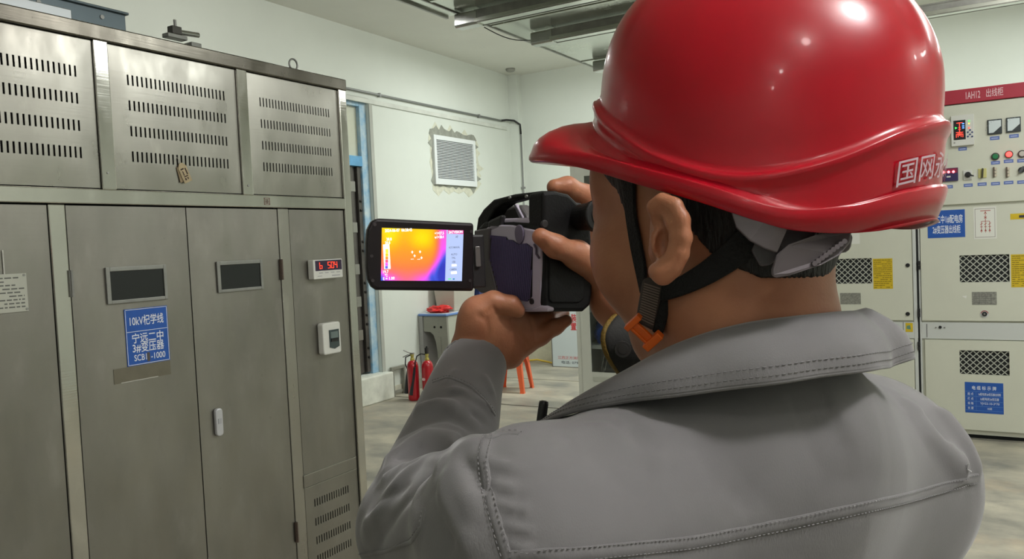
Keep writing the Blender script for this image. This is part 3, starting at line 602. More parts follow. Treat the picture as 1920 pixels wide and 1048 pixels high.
# torn white patch on the middle door of unit 1
x_, z_ = spt(1809, 556); MB(Sf).prism([(x_-.016, z_+.004), (x_+.012, z_+.008), (x_+.008, z_-.012)], .02, .021).build('torn_label', MATS['torn_paper'], dm1)
# blue signs
s1 = srect(1739, 396, 1810, 444); MB(Sf).box((s1[0], s1[1], .02), (s1[2], s1[3], .0215)).build('blue_sign', M_sign, dm1)
x_ = spt(1743, 412)[0]; text('lettering', '宁远二中1#配电房', Sf, spt(1740, 412)[0], spt(1772, 411)[1], .022, .05, M_whp, dm1, spt(1805, 411)[0]-spt(1740, 411)[0], bold=.012, vert=1.25)
text('lettering', '2#变压器出线柜', Sf, spt(1749, 430)[0], spt(1772, 430)[1], .022, .05, M_whp, dm1, spt(1801, 430)[0]-spt(1749, 430)[0], bold=.012, vert=1.2)
s2 = srect(1809, 715, 1882, 776); MB(Sf).box((s2[0], s2[1], .018), (s2[2], s2[3], .0195)).build('blue_sign', M_sign, low1)
xa, za, xb, zb = s2; W_, H_ = xb-xa, zb-za
text('lettering', '电 缆 标 示 牌', Sf, xa+W_*.19, za+H_*.82, .02, .03, M_whp, low1, W_*.63, bold=.01)
b = MB(Sf)
for k in (.70, .54, .38, .22, .08): b.box((xa+.004, za+H_*k-.0008, .0195), (xb-.004, za+H_*k+.0008, .0199))
b.box((xa+W_*.29, za+H_*.08, .0195), (xa+W_*.295, za+H_*.70, .0199)); b.build('sign_lines', mat('sign_line', (110, 150, 210), .6), low1)
for k, (a_, c_) in enumerate((('起 点', '1#配电房2#变压器出线柜'), ('终 点', '1#配电房2#变压器'), ('规 格', 'YJV22-10-3*70'), ('长 度', '10米'))):
    z_ = za+H_*(.62-.155*k); text('lettering', a_, Sf, xa+W_*.07, z_, .02, .02, M_whp, low1, W_*.15, bold=.006)
    text('lettering', c_, Sf, xa+W_*.645, z_, .02, .02, M_whp, low1, W_*(.58, .48, .5, .12)[k], 'CENTER', bold=.006)
# mimic diagram sticker
for (t_, r_) in ((dm1, srect(1825, 389, 1869, 447)), (dm2, srect(1596, 438, 1613, 457))):
    MB(Sf).box((r_[0], r_[1], .02), (r_[2], r_[3], .0212)).build('diagram_sticker', mat('sticker_white', (222, 222, 214), .6), t_)
r_ = srect(1825, 389, 1869, 447); xa, za, xb, zb = r_; W_, H_ = xb-xa, zb-za; b = MB(Sf)
def ln(x0, y0, x1, y1, t=.0016):
    dx, dy = x1-x0, y1-y0; L_ = math.hypot(dx, dy); nx, ny = -dy/L_*t, dx/L_*t
    b.add([(x0+nx, y0+ny, .0216), (x0-nx, y0-ny, .0216), (x1-nx, y1-ny, .0216), (x1+nx, y1+ny, .0216)], [(0, 1, 2, 3)])
X_ = lambda u: xa+W_*u; Z_ = lambda v: za+H_*v
ln(X_(.3), Z_(.88), X_(.75), Z_(.88), .0022)
for u in (.34, .52, .70): ln(X_(u), Z_(.2), X_(u), Z_(.55)); ln(X_(u-.06), Z_(.38), X_(u+.06), Z_(.38)); ln(X_(u-.06), Z_(.44), X_(u+.06), Z_(.5)); ln(X_(u-.04), Z_(.24), X_(u), Z_(.3)); ln(X_(u+.04), Z_(.24), X_(u), Z_(.3))
ln(X_(.52), Z_(.55), X_(.52), Z_(.88)); ln(X_(.34), Z_(.55), X_(.70), Z_(.55)); ln(X_(.46), Z_(.78), X_(.52), Z_(.84)); ln(X_(.58), Z_(.78), X_(.52), Z_(.84)); ln(X_(.46), Z_(.64), X_(.58), Z_(.70)); ln(X_(.46), Z_(.70), X_(.58), Z_(.64))
b.build('diagram_lines', mat('diagram_red', (176, 80, 70), .6), dm1)
b = MB(Sf); 
for q in (((.06, .05), (.94, .065)), ((.06, .935), (.94, .95)), ((.06, .05), (.08, .95)), ((.92, .05), (.94, .95))): b.box((X_(q[0][0]), Z_(q[0][1]), .0212), (X_(q[1][0]), Z_(q[1][1]), .0215))
b.build('diagram_border', mat('diagram_grey', (150, 140, 134), .6), dm1)
ys_ = srect(1894, 401, 1935, 410); MB(Sf).box((ys_[0], ys_[1], .02), (ys_[2], ys_[3], .0206)).build('yellow_strip', M_yel, dm1)
MB(Sf).box((ys_[0]+.05, ys_[1]+.01, .0206), (ys_[2]-.01, ys_[3]-.012, .021)).build('strip_print', M_ink, dm1)
# ---- instrument panel of 1AH12
def lab(px0, py0, px1, py1):
    r_ = srect(px0, py0, px1, py1); MB(Sf).box((r_[0], r_[1], .02), (r_[2], r_[3], .0212)).build('blue_label', M_lab, ins)
    zc_ = (r_[1]+r_[3])/2; MB(Sf).box((r_[0]+.008, zc_-.003, .0212), (r_[2]-.008, zc_+.002, .0216)).build('label_print', mat('label_print', (180, 190, 220), .6), ins)
r_ = srect(1783, 219, 1827, 272); MB(Sf).box((r_[0], r_[1], .02), (r_[2], r_[3], .045)).build('status_display', M_white, ins, bevel=.003)
r2 = srect(1788, 228, 1811, 262); MB(Sf).box((r2[0], r2[1], .045), (r2[2], r2[3], .0465)).build('display_screen', mat('screen_black', (22, 20, 22), .25), ins)
Rl = mat('red_trace', (255, 60, 44), .5, emit=2.2); Gl = mat('green_trace', (60, 220, 90), .5, emit=1.5); Bl = mat('blue_trace', (90, 150, 255), .5, emit=1.2)
xa, za, xb, zb = r2; W_, H_ = xb-xa, zb-za; b = MB(Sf)
for u0, v0, u1, v1 in ((.25, .85, .75, .88), (.47, .2, .53, .88), (.2, .36, .8, .39), (.2, .12, .25, .3), (.75, .12, .8, .3), (.35, .14, .4, .34), (.6, .14, .65, .34), (.28, .26, .72, .29), (.4, .52, .6, .55), (.42, .62, .58, .65)): b.box((xa+W_*u0, za+H_*v0, .0465), (xa+W_*u1, za+H_*v1, .047))
b.build('mimic_lines', Rl, ins)
MB(Sf).prism([(xa+W_*.12, za+H_*.68), (xa+W_*.12, za+H_*.55), (xa+W_*.32, za+H_*.62)], .0465, .047).build('mimic_arrow', Gl, ins)
b = MB(Sf)
for v_ in (.78, .56, .66): b.box((xa+W_*.72, za+H_*v_, .0465), (xa+W_*.9, za+H_*(v_+.06), .047))
b.build('mimic_values', Bl, ins)
for px_, py_, m_ in ((1817, 228, Gl), (1817, 233, mat('amber_led', (230, 220, 80), .5, emit=1)), (1817, 241, Rl)): x_, z_ = spt(px_, py_); MB(Sf).disc(x_, z_, .005, .045, .048, 8).build('status_led', m_, ins)
for px_, py_ in ((1819, 245), (1815, 249), (1823, 249), (1819, 253), (1815, 257), (1823, 257)): x_, z_ = spt(px_, py_); MB(Sf).disc(x_, z_, .006, .045, .048, 8).build('push_key', mat('navy_key', (50, 66, 110), .5), ins)
x_, z_ = spt(1790, 269); MB(Sf).disc(x_, z_, .006, .045, .047, 8).build('fixing_screw', M_alu, ins)
lab(1797, 277, 1813, 282)
for a_ in ((1851, 226, 1879, 251), (1886, 222, 1914, 247)):
    r_ = srect(*a_); MB(Sf).box((r_[0], r_[1], .02), (r_[2], r_[3], .032)).build('meter_bezel', mat('meter_black', (34, 44, 46), .4), ins, bevel=.002)
    MB(Sf).box((r_[0]+.008, r_[1]+.01, .032), (r_[2]-.006, r_[3]-.008, .0335)).build('meter_face', mat('meter_face', (206, 216, 218), .3), ins)
    MB(Sf).prism([(r_[2]-.05, r_[1]+.01), (r_[2]-.006, r_[1]+.01), (r_[2]-.006, r_[1]+.05)], .0335, .0345).build('meter_corner', MATS['meter_black'], ins)
    b = MB(Sf); c_ = (r_[2]-.02, r_[1]+.02)
    for k in range(7):
        q = math.radians(100+k*12); b.box((c_[0]+.075*math.cos(q)-.001, c_[1]+.075*math.sin(q)-.004, .0335), (c_[0]+.075*math.cos(q)+.001, c_[1]+.075*math.sin(q)+.004, .034))
    b.build('meter_scale', mat('scale_grey', (130, 140, 150), .6), ins)
lab(1856, 257, 1874, 262); lab(1892, 253, 1910, 258)
for px_, py_, m_, nm in ((1866, 294, mat('green_lens', (28, 120, 70), .3), 'green_lamp'), (1891.5, 290, mat('lit_red_lens', (255, 40, 36), .3, emit=9), 'red_lamp'), (1916, 289, mat('clear_lens', (190, 184, 176), .3), 'white_lamp')):
    x_, z_ = spt(px_, py_); MB(Sf).disc(x_, z_, .025, .02, .03).build('lamp_bezel', mat('lamp_ring', (70, 62, 60), .4, .5), ins); MB(Sf).lathe([(0, 0)]) if False else None
    MB(Sf).disc(x_, z_, .018, .03, .038).build(nm, m_, ins, bevel=.003)
lab(1858, 303, 1875, 308); lab(1882, 300, 1900, 305); lab(1907, 299, 1924, 304)
r_ = srect(1763, 317, 1797, 339); MB(Sf).box((r_[0], r_[1], .02), (r_[2], r_[3], .034)).build('indicator_module', mat('module_navy', (44, 34, 84), .4), ins, bevel=.002)
MB(Sf).box((r_[0]+.003, r_[3]-.035, .034), (r_[2]-.003, r_[3]-.003, .0345)).build('module_band', mat('module_magenta', (120, 20, 60), .5), ins)
for px_ in (1770, 1779, 1788): x_, z_ = spt(px_, 323.5-(px_-1770)*.06); MB(Sf).disc(x_, z_, .0085, .0345, .038, 10).build('module_lamp', mat('module_led', (255, 90, 96), .4, emit=7), ins)
x_, z_ = spt(1779, 332); MB(Sf).box((x_-.012, z_-.004, .034), (x_+.012, z_+.006, .036)).build('module_button', M_white, ins)
r_ = srect(1806, 320, 1823, 337); MB(Sf).box((r_[0], r_[1], .02), (r_[2], r_[3], .028)).build('switch_plate', M_white, ins, bevel=.002)
x_, z_ = spt(1815, 328); MB(Sf).disc(x_, z_, .019, .028, .045).build('rotary_knob', M_bk, ins, bevel=.002); MB(Sf).prism([(x_, z_+.008), (x_+.036, z_-.008), (x_+.034, z_-.016), (x_-.004, z_-.008)], .045, .055).build('knob_lever', M_bk, ins)
x_, z_ = spt(1827.5, 327); MB(Sf).prism([(x_-.008, z_-.014), (x_+.012, z_-.014), (x_+.002, z_+.014)], .02, .022).build('small_tab', M_white, ins)
r_ = srect(1834, 317, 1850, 333); MB(Sf).box((r_[0], r_[1], .02), (r_[2], r_[3], .028)).build('switch_plate', mat('yellow_plate', (206, 200, 130), .5), ins, bevel=.002)
x_, z_ = spt(1842, 325); MB(Sf).prism([(x_-.007, z_-.034), (x_+.004, z_-.03), (x_+.008, z_+.03), (x_-.002, z_+.034)], .028, .045).build('switch_handle', mat('handle_olive', (60, 56, 40), .5), ins, bevel=.002)
for px_ in (1866, 1890):
    x_, z_ = spt(px_, 323); 
    for dz in (-.022, 0, .022): MB(Sf).disc(x_+.002, z_+dz, .009, .02, .03, 10).build('link_terminal', mat('pale_terminal', (200, 190, 170), .5), ins)
    MB(Sf).box((x_-.012, z_-.034, .02), (x_-.004, z_+.034, .036)).build('link_bar', mat('link_brown', (90, 76, 64), .5), ins, bevel=.001)
x_, z_ = spt(1915, 319); MB(Sf).disc(x_, z_, .019, .02, .036).build('rotary_knob', M_bk, ins, bevel=.002); MB(Sf).prism([(x_-.02, z_-.018), (x_-.004, z_-.02), (x_+.02, z_+.02), (x_+.006, z_+.024)], .036, .046).build('knob_lever', mat('lever_grey', (70, 74, 76), .4), ins)
for a_ in ((1771, 348, 1787, 353), (1807, 345, 1824, 350), (1833, 343, 1850, 348), (1858, 342, 1875, 347), (1882, 340, 1900, 345), (1907, 339, 1925, 344)): lab(*a_)
# ================================================================ FAR CORNER
# glass-fronted tool cabinet
gx0, gx1, GY, gt = -3.12, -2.20, 6.352, 2.22
gc = thing('tool_cabinet', 'tall cream tool cabinet with a glazed front and shelves, behind the raised cuff', 'cabinet', ((gx0+gx1)/2, GY+.22, 0))
M_tc = mat('pale_cabinet_enamel', (208, 210, 200), .45, var=.03, vs=3); Gf = (np.array([0, GY, 0.]), Sf[1], Sf[2])
b = MB(); b.box((gx0, GY, 0), (gx0+.03, GY+.45, gt)); b.box((gx1-.03, GY, 0), (gx1, GY+.45, gt)); b.box((gx0, GY+.42, 0), (gx1, GY+.45, gt)); b.box((gx0, GY, gt-.04), (gx1, GY+.45, gt)); b.box((gx0, GY, 0), (gx1, GY+.45, .06)); b.build('carcass', M_tc, gc)
ox0, ox1, oz0, oz1 = gx0+.135, gx1-.12, .345, 2.06
gd = panel_with_hole('glazed_door', gx0+.045, .07, gx1-.045, gt-.05, (ox0, oz0, ox1, oz1), gc, M_tc, 0, .018)
for o_ in (gd,): o_.location = (0, GY-SY, 0)
for k in range(3):
    z_ = .285-k*.085
    MB(Gf).prism(rrect(ox0+.01, z_-.022, ox1-.02, z_+.022, .01), .017, .022).build('louvre', mat('louvre_cream', (190, 192, 180), .5), gc, bevel=.003)
MB(Gf).box((gx0, .03, 0), (gx0+.043, gt, .012)).build('side_stile', M_tc, gc, bevel=.002)
M_pane = mat('clear_pane', (235, 240, 238), .03, trans=1., spec=.5)
MB(Gf).box((ox0-.01, oz0-.01, .006), (ox1+.01, oz1+.01, .009)).build('glass_pane', M_pane, gd).location = (0, SY-GY, 0)
for z_ in (.575, .90, 1.27, 1.64): MB().box((gx0+.03, GY+.04, z_-.035), (gx1-.03, GY+.42, z_)).build('shelf', mat('shelf_white', (214, 216, 210), .5), gc, bevel=.002)
def blob(name, c, s, m, seed, n=3, amp=.25, label=None, cat=None):
    rr = random.Random(seed); bm = bmesh.new(); bmesh.ops.create_icosphere(bm, subdivisions=n, radius=1)
    from mathutils import noise
    for v in bm.verts:
        k = 1+amp*noise.noise(v.co*2.1+Vector((seed*3.1, 0, 0)))+amp*.5*noise.noise(v.co*5.3+Vector((0, seed, 0)))
        v.co = Vector((v.co.x*s[0]*k, v.co.y*s[1]*k, max(v.co.z*s[2]*k, -s[2]*.8)))
    V = [tuple(np.array(v.co)+np.array(c)) for v in bm.verts]; Fc = [tuple(v.index for v in f.verts) for f in bm.faces]; bm.free()
    o = link_mesh(name, V, Fc, m, smooth=True, loc=(c[0], c[1], c[2]-s[2]*.8))
    if label: tag(o, label, cat)
    return o
blob('folded_cloth', (-2.82, GY+.17, .68), (.20, .12, .13), mat('royal_blue_cloth', (28, 66, 150), .7, var=.5, vs=18, bump=.5, bs=20), 3, 4, .3, 'royal blue folded cloth on the lower shelf of the glazed tool cabinet', 'cloth')
t = thing('tool_bag', 'dark tool bag standing at the bottom of the glazed tool cabinet', 'bag', (-2.72, GY+.2, .06))
MB().box((-2.93, GY+.1, .06), (-2.52, GY+.34, .47)).build('bag_body', mat('charcoal_canvas', (46, 52, 52), .8, var=.2, vs=14), t, bevel=.03, seg=3)
b = MB(); b.tube([(-2.85, GY+.22, .46), (-2.83, GY+.22, .50), (-2.72, GY+.22, .525), (-2.61, GY+.22, .50), (-2.59, GY+.22, .46)], .008, 8); b.build('bag_handle', MATS['charcoal_canvas'], t, smooth=True)
for i, (x_, h_) in enumerate(((-2.94, .13), (-2.905, .12))):
    o = MB().tube([(x_, GY+.08, .345), (x_+.03, GY+.09, .345+h_)], .006, 8).build('steel_rod', M_alu, loc=(x_, GY+.08, .345)); tag(o, ('left', 'right')[i]+' one of two thin steel rods at the bottom of the glazed tool cabinet', 'rod', 'steel rods in the tool cabinet')
t = thing('equipment_case', 'dark green-black equipment case on the middle shelf of the glazed tool cabinet', 'case', (-2.65, GY+.22, .90))
MB().box((-2.95, GY+.08, .90), (-2.33, GY+.36, 1.10)).build('case_body', mat('dark_case', (40, 48, 46), .5), t, bevel=.015); MB().box((-2.955, GY+.075, 1.02), (-2.325, GY+.365, 1.03)).build('case_rim', M_alu, t, bevel=.002)
t = thing('equipment_case', 'low dark case lying on the shelf right above the blue cloth inside the tool cabinet', 'case', (-2.65, GY+.22, .575))
MB().box((-2.60, GY+.08, .575), (-2.28, GY+.36, .79)).build('case_body', MATS['dark_case'], t, bevel=.012)
# white notice board on the floor
by = 8.46; nb = thing('notice_board', 'white board standing on the floor with red characters down its edge', 'board', (-4.2, by, 0))
b0 = pl(1037, 688, 1, by)
Bf = (np.array([0, by, 0.]), Sf[1], Sf[2]); MB(Bf).box((b0[0], 0, -.02), (b0[0]+.62, 1.25, 0)).build('board_panel', mat('board_white', (210, 220, 222), .35), nb, bevel=.003)
b = MB(Bf); b.box((b0[0]-.008, 0, -.022), (b0[0]+.002, 1.255, .004)); b.box((b0[0]-.008, 1.25, -.022), (b0[0]+.628, 1.258, .004)); b.box((b0[0]-.008, 0, -.022), (b0[0]+.628, .008, .004)); b.build('board_edge', M_alu, nb)
Mr = mat('sign_red', (206, 60, 66), .6); bp_ = lambda x, y: (pl(x, y, 1, by)[0], pl(x, y, 1, by)[2])
for ch, y_ in (('装', 596), ('置', 612)): x_, z_ = bp_(1075.5, y_); text('lettering', ch, Bf, x_, z_, .001, .1, Mr, nb, .075, 'CENTER', bold=.02)
x_, z_ = bp_(1046, 670); text('lettering', '江西正方消防器材', Bf, x_, z_, .001, .04, mat('sign_pink', (214, 130, 132), .6), nb, .40, bold=.01)
x_, z_ = bp_(1053, 679); text('lettering', '电话: 0791-', Bf, x_, z_, .001, .04, mat('sign_ink', (90, 100, 110), .6), nb, .27, bold=.01)
# floor joint and yellow wire by the wall
struct(box_obj('trim_8', (WX, 7.62, -.001), (-3.2, 7.635, .0015), mat('joint_brown', (104, 100, 84), .9)))
o = MB().tube([(-5.08, 8.60, .012), (-4.95, 8.66, .03), (-4.8, 8.62, .05), (-4.66, 8.62, .03), (-4.5, 8.58, .012)], .012, 8).build('cable', mat('yellow_cable', (214, 180, 70), .5), smooth=True, loc=(-4.8, 8.62, 0)); tag(o, 'short yellow cable lying on the floor at the foot of the back wall', 'cable')
# desk along the left wall
dk = thing('desk', 'small grey steel desk with a blue-edged top against the left wall', 'desk', (-5.05, 7.35, 0))
dx0, dx1, dy0, dy1, dzt = -5.24, -4.865, 6.82, 7.95, .80
M_dg = mat('desk_grey', (146, 146, 136), .5, .2, var=.06, vs=6); M_dg2 = mat('desk_side_cream', (176, 180, 166), .5, var=.05, vs=5)
MB().box((dx0, dy0, dzt-.028), (dx1, dy1, dzt-.004)).build('desktop', mat('desk_blue_edge', (104, 138, 196), .45), dk, bevel=.008)
MB().box((dx0+.01, dy0+.01, dzt-.006), (dx1-.01, dy1-.01, dzt)).build('desktop_surface', mat('desk_top_grey', (196, 202, 206), .4), dk, bevel=.002)
for k, y_ in enumerate((dy0+.02, dy1-.06)):
    Lf = (np.array([0, y_, 0.]), Sf[1], Sf[2])
    MB(Lf).prism([(-5.185, .77), (-4.88, .77), (-4.872, .42), (-4.872, .0), (-5.005, .0), (-5.02, .40), (-5.035, .50), (-5.06, .57), (-5.10, .60), (-5.185, .605)], -.03, 0).build('leg', M_dg, dk, bevel=.004)
    b = MB(Lf)
    for x_, z_ in ((-5.04, .655), (-4.955, .655)): b.disc(x_, z_, .013, 0, .003, 12)
    b.build('leg_hole', M_gap, dk)
    b = MB(Lf)
    for x_, z_ in [(-4.995, .72), (-4.995, .69), (-4.995, .60), (-4.995, .55), (-4.90, .72), (-4.90, .70), (-4.965, .28), (-4.90, .28), (-4.965, .44)]: b.disc(x_, z_, .006, 0, .003, 8)
    b.build('rivets', M_alu, dk)
    MB(Lf).box((-4.985, .02, 0), (-4.965, .55, .006)).build('leg_rib', M_dg, dk, bevel=.002)
MB(( np.array([0, dy0+.01, 0.]), Sf[1], Sf[2])).prism([(-5.24, .77), (-5.19, .77), (-5.19, .42), (-5.12, .0), (-5.20, 0), (-5.24, .42)], -1.08, 0).build('back_panel', mat('desk_back_grey', (158, 158, 156), .5), dk)
MB().box((-4.90, dy0+.05, .30), (-4.88, dy1-.08, .77)).build('front_panel', M_dg2, dk, bevel=.002)
b = MB(); b.tube([(-4.88, dy0+.05, .30), (-4.86, dy0+.3, .32), (-4.86, dy1-.1, .32)], .008, 8); b.build('foot_rail', M_alu, dk)
# plastic bin, blue file box and red bag on the desk
def dpt(x, y, yy): p = pl(x, y, 1, yy); return p[0], p[2]
t = thing('storage_box', 'pale grey plastic box standing on the desk, partly hidden by the flip-out screen', 'box', (-5.05, 7.25, dzt))
V = []; 
for z_, e_ in ((dzt, .0), (dzt+.30, .025)): V += [(-5.17-e_, 7.08-e_, z_), (-4.94+e_, 7.08-e_, z_), (-4.94+e_, 7.46+e_, z_), (-5.17-e_, 7.46+e_, z_)]
b = MB(); b.add(V, [(0, 3, 2, 1), (4, 5, 6, 7), (0, 1, 5, 4), (1, 2, 6, 5), (2, 3, 7, 6), (3, 0, 4, 7)]); b.build('box_body', mat('grey_bin', (188, 184, 172), .45, var=.05), t, bevel=.01)
MB().box((-5.205, 7.045, dzt+.29), (-4.905, 7.495, dzt+.32)).build('box_lid', mat('bin_lid', (206, 206, 198), .4), t, bevel=.006)
t = thing('file_box', 'dark blue box on the desk just right of the pale storage box', 'box', (-5.0, 7.65, dzt))
MB().box((-5.10, 7.53, dzt), (-4.90, 7.80, dzt+.26)).build('box_body', mat('navy_box', (52, 66, 120), .45), t, bevel=.006); MB().box((-5.105, 7.525, dzt+.2), (-4.895, 7.805, dzt+.265)).build('box_lid', mat('navy_lid', (62, 78, 136), .4), t, bevel=.004)
blob('plastic_bag', (-5.04, 6.95, dzt+.035), (.13, .075, .042), mat('red_film', (224, 44, 44), .3, var=.25, vs=30, bump=.6, bs=35), 9, 4, .55, 'crumpled red plastic bag on the front of the blue-edged desk', 'bag')
# fire extinguishers
M_fr = mat('extinguisher_red', (176, 18, 34), .28, coat=.4); M_val = mat('valve_brass', (190, 178, 96), .4, .4)
def extinguisher(x, y, label, flip):
    t = thing('fire_extinguisher', label, 'fire extinguisher', (x, y, 0), 'red fire extinguishers by the desk')
    R_ = .057
    MB().lathe([(R_*.86, 0), (R_*.95, .008), (R_, .02), (R_, .33), (R_*.95, .355), (R_*.78, .378), (R_*.5, .392), (R_*.34, .398)], (x, y, 0), 28).build('cylinder', M_fr, t, smooth=True)
    MB().lathe([(.022, .395), (.022, .415), (.016, .418), (.016, .44), (.019, .442), (.019, .46)], (x, y, 0), 14).build('valve', M_val, t, smooth=False)
    b = MB()
    if flip == 0:
        b.tube([(x+.01, y, .462), (x-.03, y-.02, .476), (x-.075, y-.04, .50)], .006, 8); b.tube([(x, y, .452), (x-.04, y-.02, .452), (x-.085, y-.04, .43)], .005, 8); b.box((x-.018, y-.015, .455), (x+.018, y+.015, .472))
    else:
        b.box((x-.012, y-.014, .455), (x+.012, y+.014, .52)); b.tube([(x, y, .515), (x+.004, y, .535)], .009, 8)
    b.build('lever', M_bk if flip else M_dsteel, t, bevel=.001)
    b = MB()
    if flip == 0: pts = [(x-.012, y-.01, .45), (x-.05, y-.04, .43), (x-.075, y-.02, .36), (x-.075, y+.02, .28)]
    else: pts = [(x-.01, y-.01, .455), (x-.05, y-.03, .462), (x-.088, y-.045, .44), (x-.10, y-.06, .38), (x-.098, y-.07, .33)]
    b.tube(pts, .006, 8); b.build('hose', mat('hose_black', (28, 30, 32), .5), t, smooth=True)
    b = MB()
    if flip == 0: b.tube([(x-.075, y+.02, .30), (x-.09, y+.02, .19), (x-.10, y+.02, .06)], [.012, .022, .032], 12)
    else: b.tube([(x-.10, y-.072, .335), (x-.125, y-.075, .20), (x-.148, y-.08, .06)], [.011, .018, .026], 12)
    b.build('horn', mat('horn_black', (32, 36, 42), .45), t, smooth=False)
    if flip:
        MB(( np.array([x, y-R_-.0006, 0.]), Sf[1], Sf[2])).prism([( .020*math.cos(q)-.01, .215+.014*math.sin(q)) for q in np.linspace(0, 2*math.pi, 16, endpoint=False)], -.004, .0008).build('label_sticker', mat('label_pinkish', (226, 190, 194), .6), t)
    return t
extinguisher(-4.885, 6.235, 'left one of the two red fire extinguishers, black lever pointing left', 0)
extinguisher(-4.735, 6.275, 'right one of the two red fire extinguishers, with white oval sticker', 1)
t = thing('spray_bottle', 'slim white tube standing between the two fire extinguishers', 'bottle', (-4.815, 6.31, 0))
MB().lathe([(.014, .0), (.014, .10), (.012, .105)], (-4.815, 6.31, 0), 12).build('bottle_base', mat('beige_plastic', (206, 180, 140), .5), t, smooth=False); MB().lathe([(.0165, .10), (.0165, .33), (.010, .35)], (-4.815, 6.31, 0), 12).build('bottle_tube', mat('white_tube', (222, 206, 200), .5), t)
t = thing('wall_bracket', 'small grey metal frame leaning at the wall behind the left fire extinguisher', 'frame', (-5.2, 6.36, 0))
b = MB(); b.box((-5.235, 6.30, .0), (-5.20, 6.33, .30)); b.box((-5.235, 6.33, .27), (-5.20, 6.52, .30)); b.box((-5.235, 6.49, 0), (-5.20, 6.52, .27)); b.build('bracket_frame', mat('galv_grey', (150, 150, 140), .5, .3), t, bevel=.003)
MB().box((-5.232, 6.33, .02), (-5.225, 6.49, .05)).build('bracket_foot', MATS['galv_grey'], t)
# orange stool
st = thing('plastic_stool', 'orange plastic stool with splayed legs near the desk', 'stool', (-4.18, 6.98, 0))
M_or = mat('orange_plastic', (250, 112, 66), .38, sss=.0)
ang = math.radians(12); sc_ = (-4.185, 6.975)
def stp(a, c, z): return (sc_[0]+a*math.cos(ang)-c*math.sin(ang), sc_[1]+a*math.sin(ang)+c*math.cos(ang), z)
ht = .46; s0, s1 = .125, .175
b = MB(); V = [stp(a*s0*1.02, c*s0*1.02, ht) for a, c in ((-1, -1), (1, -1), (1, 1), (-1, 1))]+[stp(a*s0*.95, c*s0*.95, ht+.012) for a, c in ((-1, -1), (1, -1), (1, 1), (-1, 1))]
b.add(V, [(0, 3, 2, 1), (4, 5, 6, 7), (0, 1, 5, 4), (1, 2, 6, 5), (2, 3, 7, 6), (3, 0, 4, 7)]); b.build('seat', M_or, st, bevel=.005)
for q in range(4):                                       # aprons
    def rot(a, c): 
        for _ in range(q): a, c = -c, a
        return a, c
    def sp(u, z): k = s0+(s1-s0)*(ht-z)/ht; a, c = rot(u, -k); return stp(a, c, z)
    poly = [(-s0, ht), (s0, ht), (s0+.02, .27), (s0-.035, .27), (.05, .335), (-.05, .335), (-(s0-.035), .27), (-(s0+.02), .27)]
    V = [sp(u, z) for u, z in poly]; ctr = np.array(stp(0, 0, .3)); V2 = [tuple(np.array(v)+(ctr-np.array(v))*.035*np.array([1, 1, 0])) for v in V]
    n_ = len(poly); b = MB(); b.add(V+V2, [tuple(range(n_)), tuple(range(2*n_-1, n_-1, -1))]+[(i, i+n_, (i+1) % n_+n_, (i+1) % n_) for i in range(n_)]); b.build('apron', M_or, st)
for a, c in ((-1, -1), (1, -1), (1, 1), (-1, 1)):
    b = MB(); V = []
    for z, wd in ((ht, .06), (.27, .052), (.02, .038), (.0, .044)):
        k = s0+(s1-s0)*(ht-z)/ht
        V += [stp(a*k, c*k, z), stp(a*(k-wd), c*k, z), stp(a*(k-.008-wd*.9), c*(k-.008), z), stp(a*(k-.01), c*(k-.01), z), stp(a*(k-.008), c*(k-.008-wd*.9), z), stp(a*k, c*(k-wd), z)]
    Fc = [tuple(range(5, -1, -1)), tuple(18+i for i in range(6))]+[(r_*6+i, r_*6+(i+1) % 6, (r_+1)*6+(i+1) % 6, (r_+1)*6+i) for r_ in range(3) for i in range(6)]
    b.add(V, Fc); b.build('leg', M_or, st)
# ================================================================ IMPLICIT-SURFACE MODELLER
def smin(a, b, k):
    h = np.maximum(k-np.abs(a-b), 0)/k; return np.minimum(a, b)-h*h*k*.25
A_ = lambda v: np.asarray(v, np.float32)
class Prim:
    def __init__(s, f, lo, hi): s.f = f; s.lo = A_(lo); s.hi = A_(hi)
def rc(a, b, ra, rb):
    a, b = A_(a), A_(b); ab = b-a; L2 = float(ab@ab)+1e-12
    def f(p):
        pa = p-a; t = np.clip(pa@ab/L2, 0, 1); q = pa-t[:, None]*ab
        return np.sqrt(np.einsum('ij,ij->i', q, q))-(ra+(rb-ra)*t)
    R_ = max(ra, rb); return Prim(f, np.minimum(a, b)-R_, np.maximum(a, b)+R_)
def ell(c, rad, R=np.eye(3)):
    c, R, rad = A_(c), A_(R), A_(rad)
    def f(p):
        q = (p-c)@R.T; k1 = np.sqrt((q/rad)**2@np.ones(3, np.float32)); k2 = np.sqrt((q/rad**2)**2@np.ones(3, np.float32))+1e-9
        return k1*(k1-1)/k2
    m = float(rad.max()); return Prim(f, c-m, c+m)
def chain(pts, rs): return [rc(pts[i], pts[i+1], rs[i], rs[i+1]) for i in range(len(pts)-1)]
class Grp:                                            # smooth union of prims, optionally cut
    def __init__(s, prims, k=.01, cuts=(), margin=.04):
        s.p = prims; s.k = k; s.cuts = cuts; s.m = margin
        s.lo = np.min([q.lo for q in prims], 0)-margin; s.hi = np.max([q.hi for q in prims], 0)+margin
    def f(s, p):
        d = None
        for q in s.p:
            v = q.f(p); d = v if d is None else smin(d, v, s.k)
        for c in s.cuts: d = c(d, p)
        return d
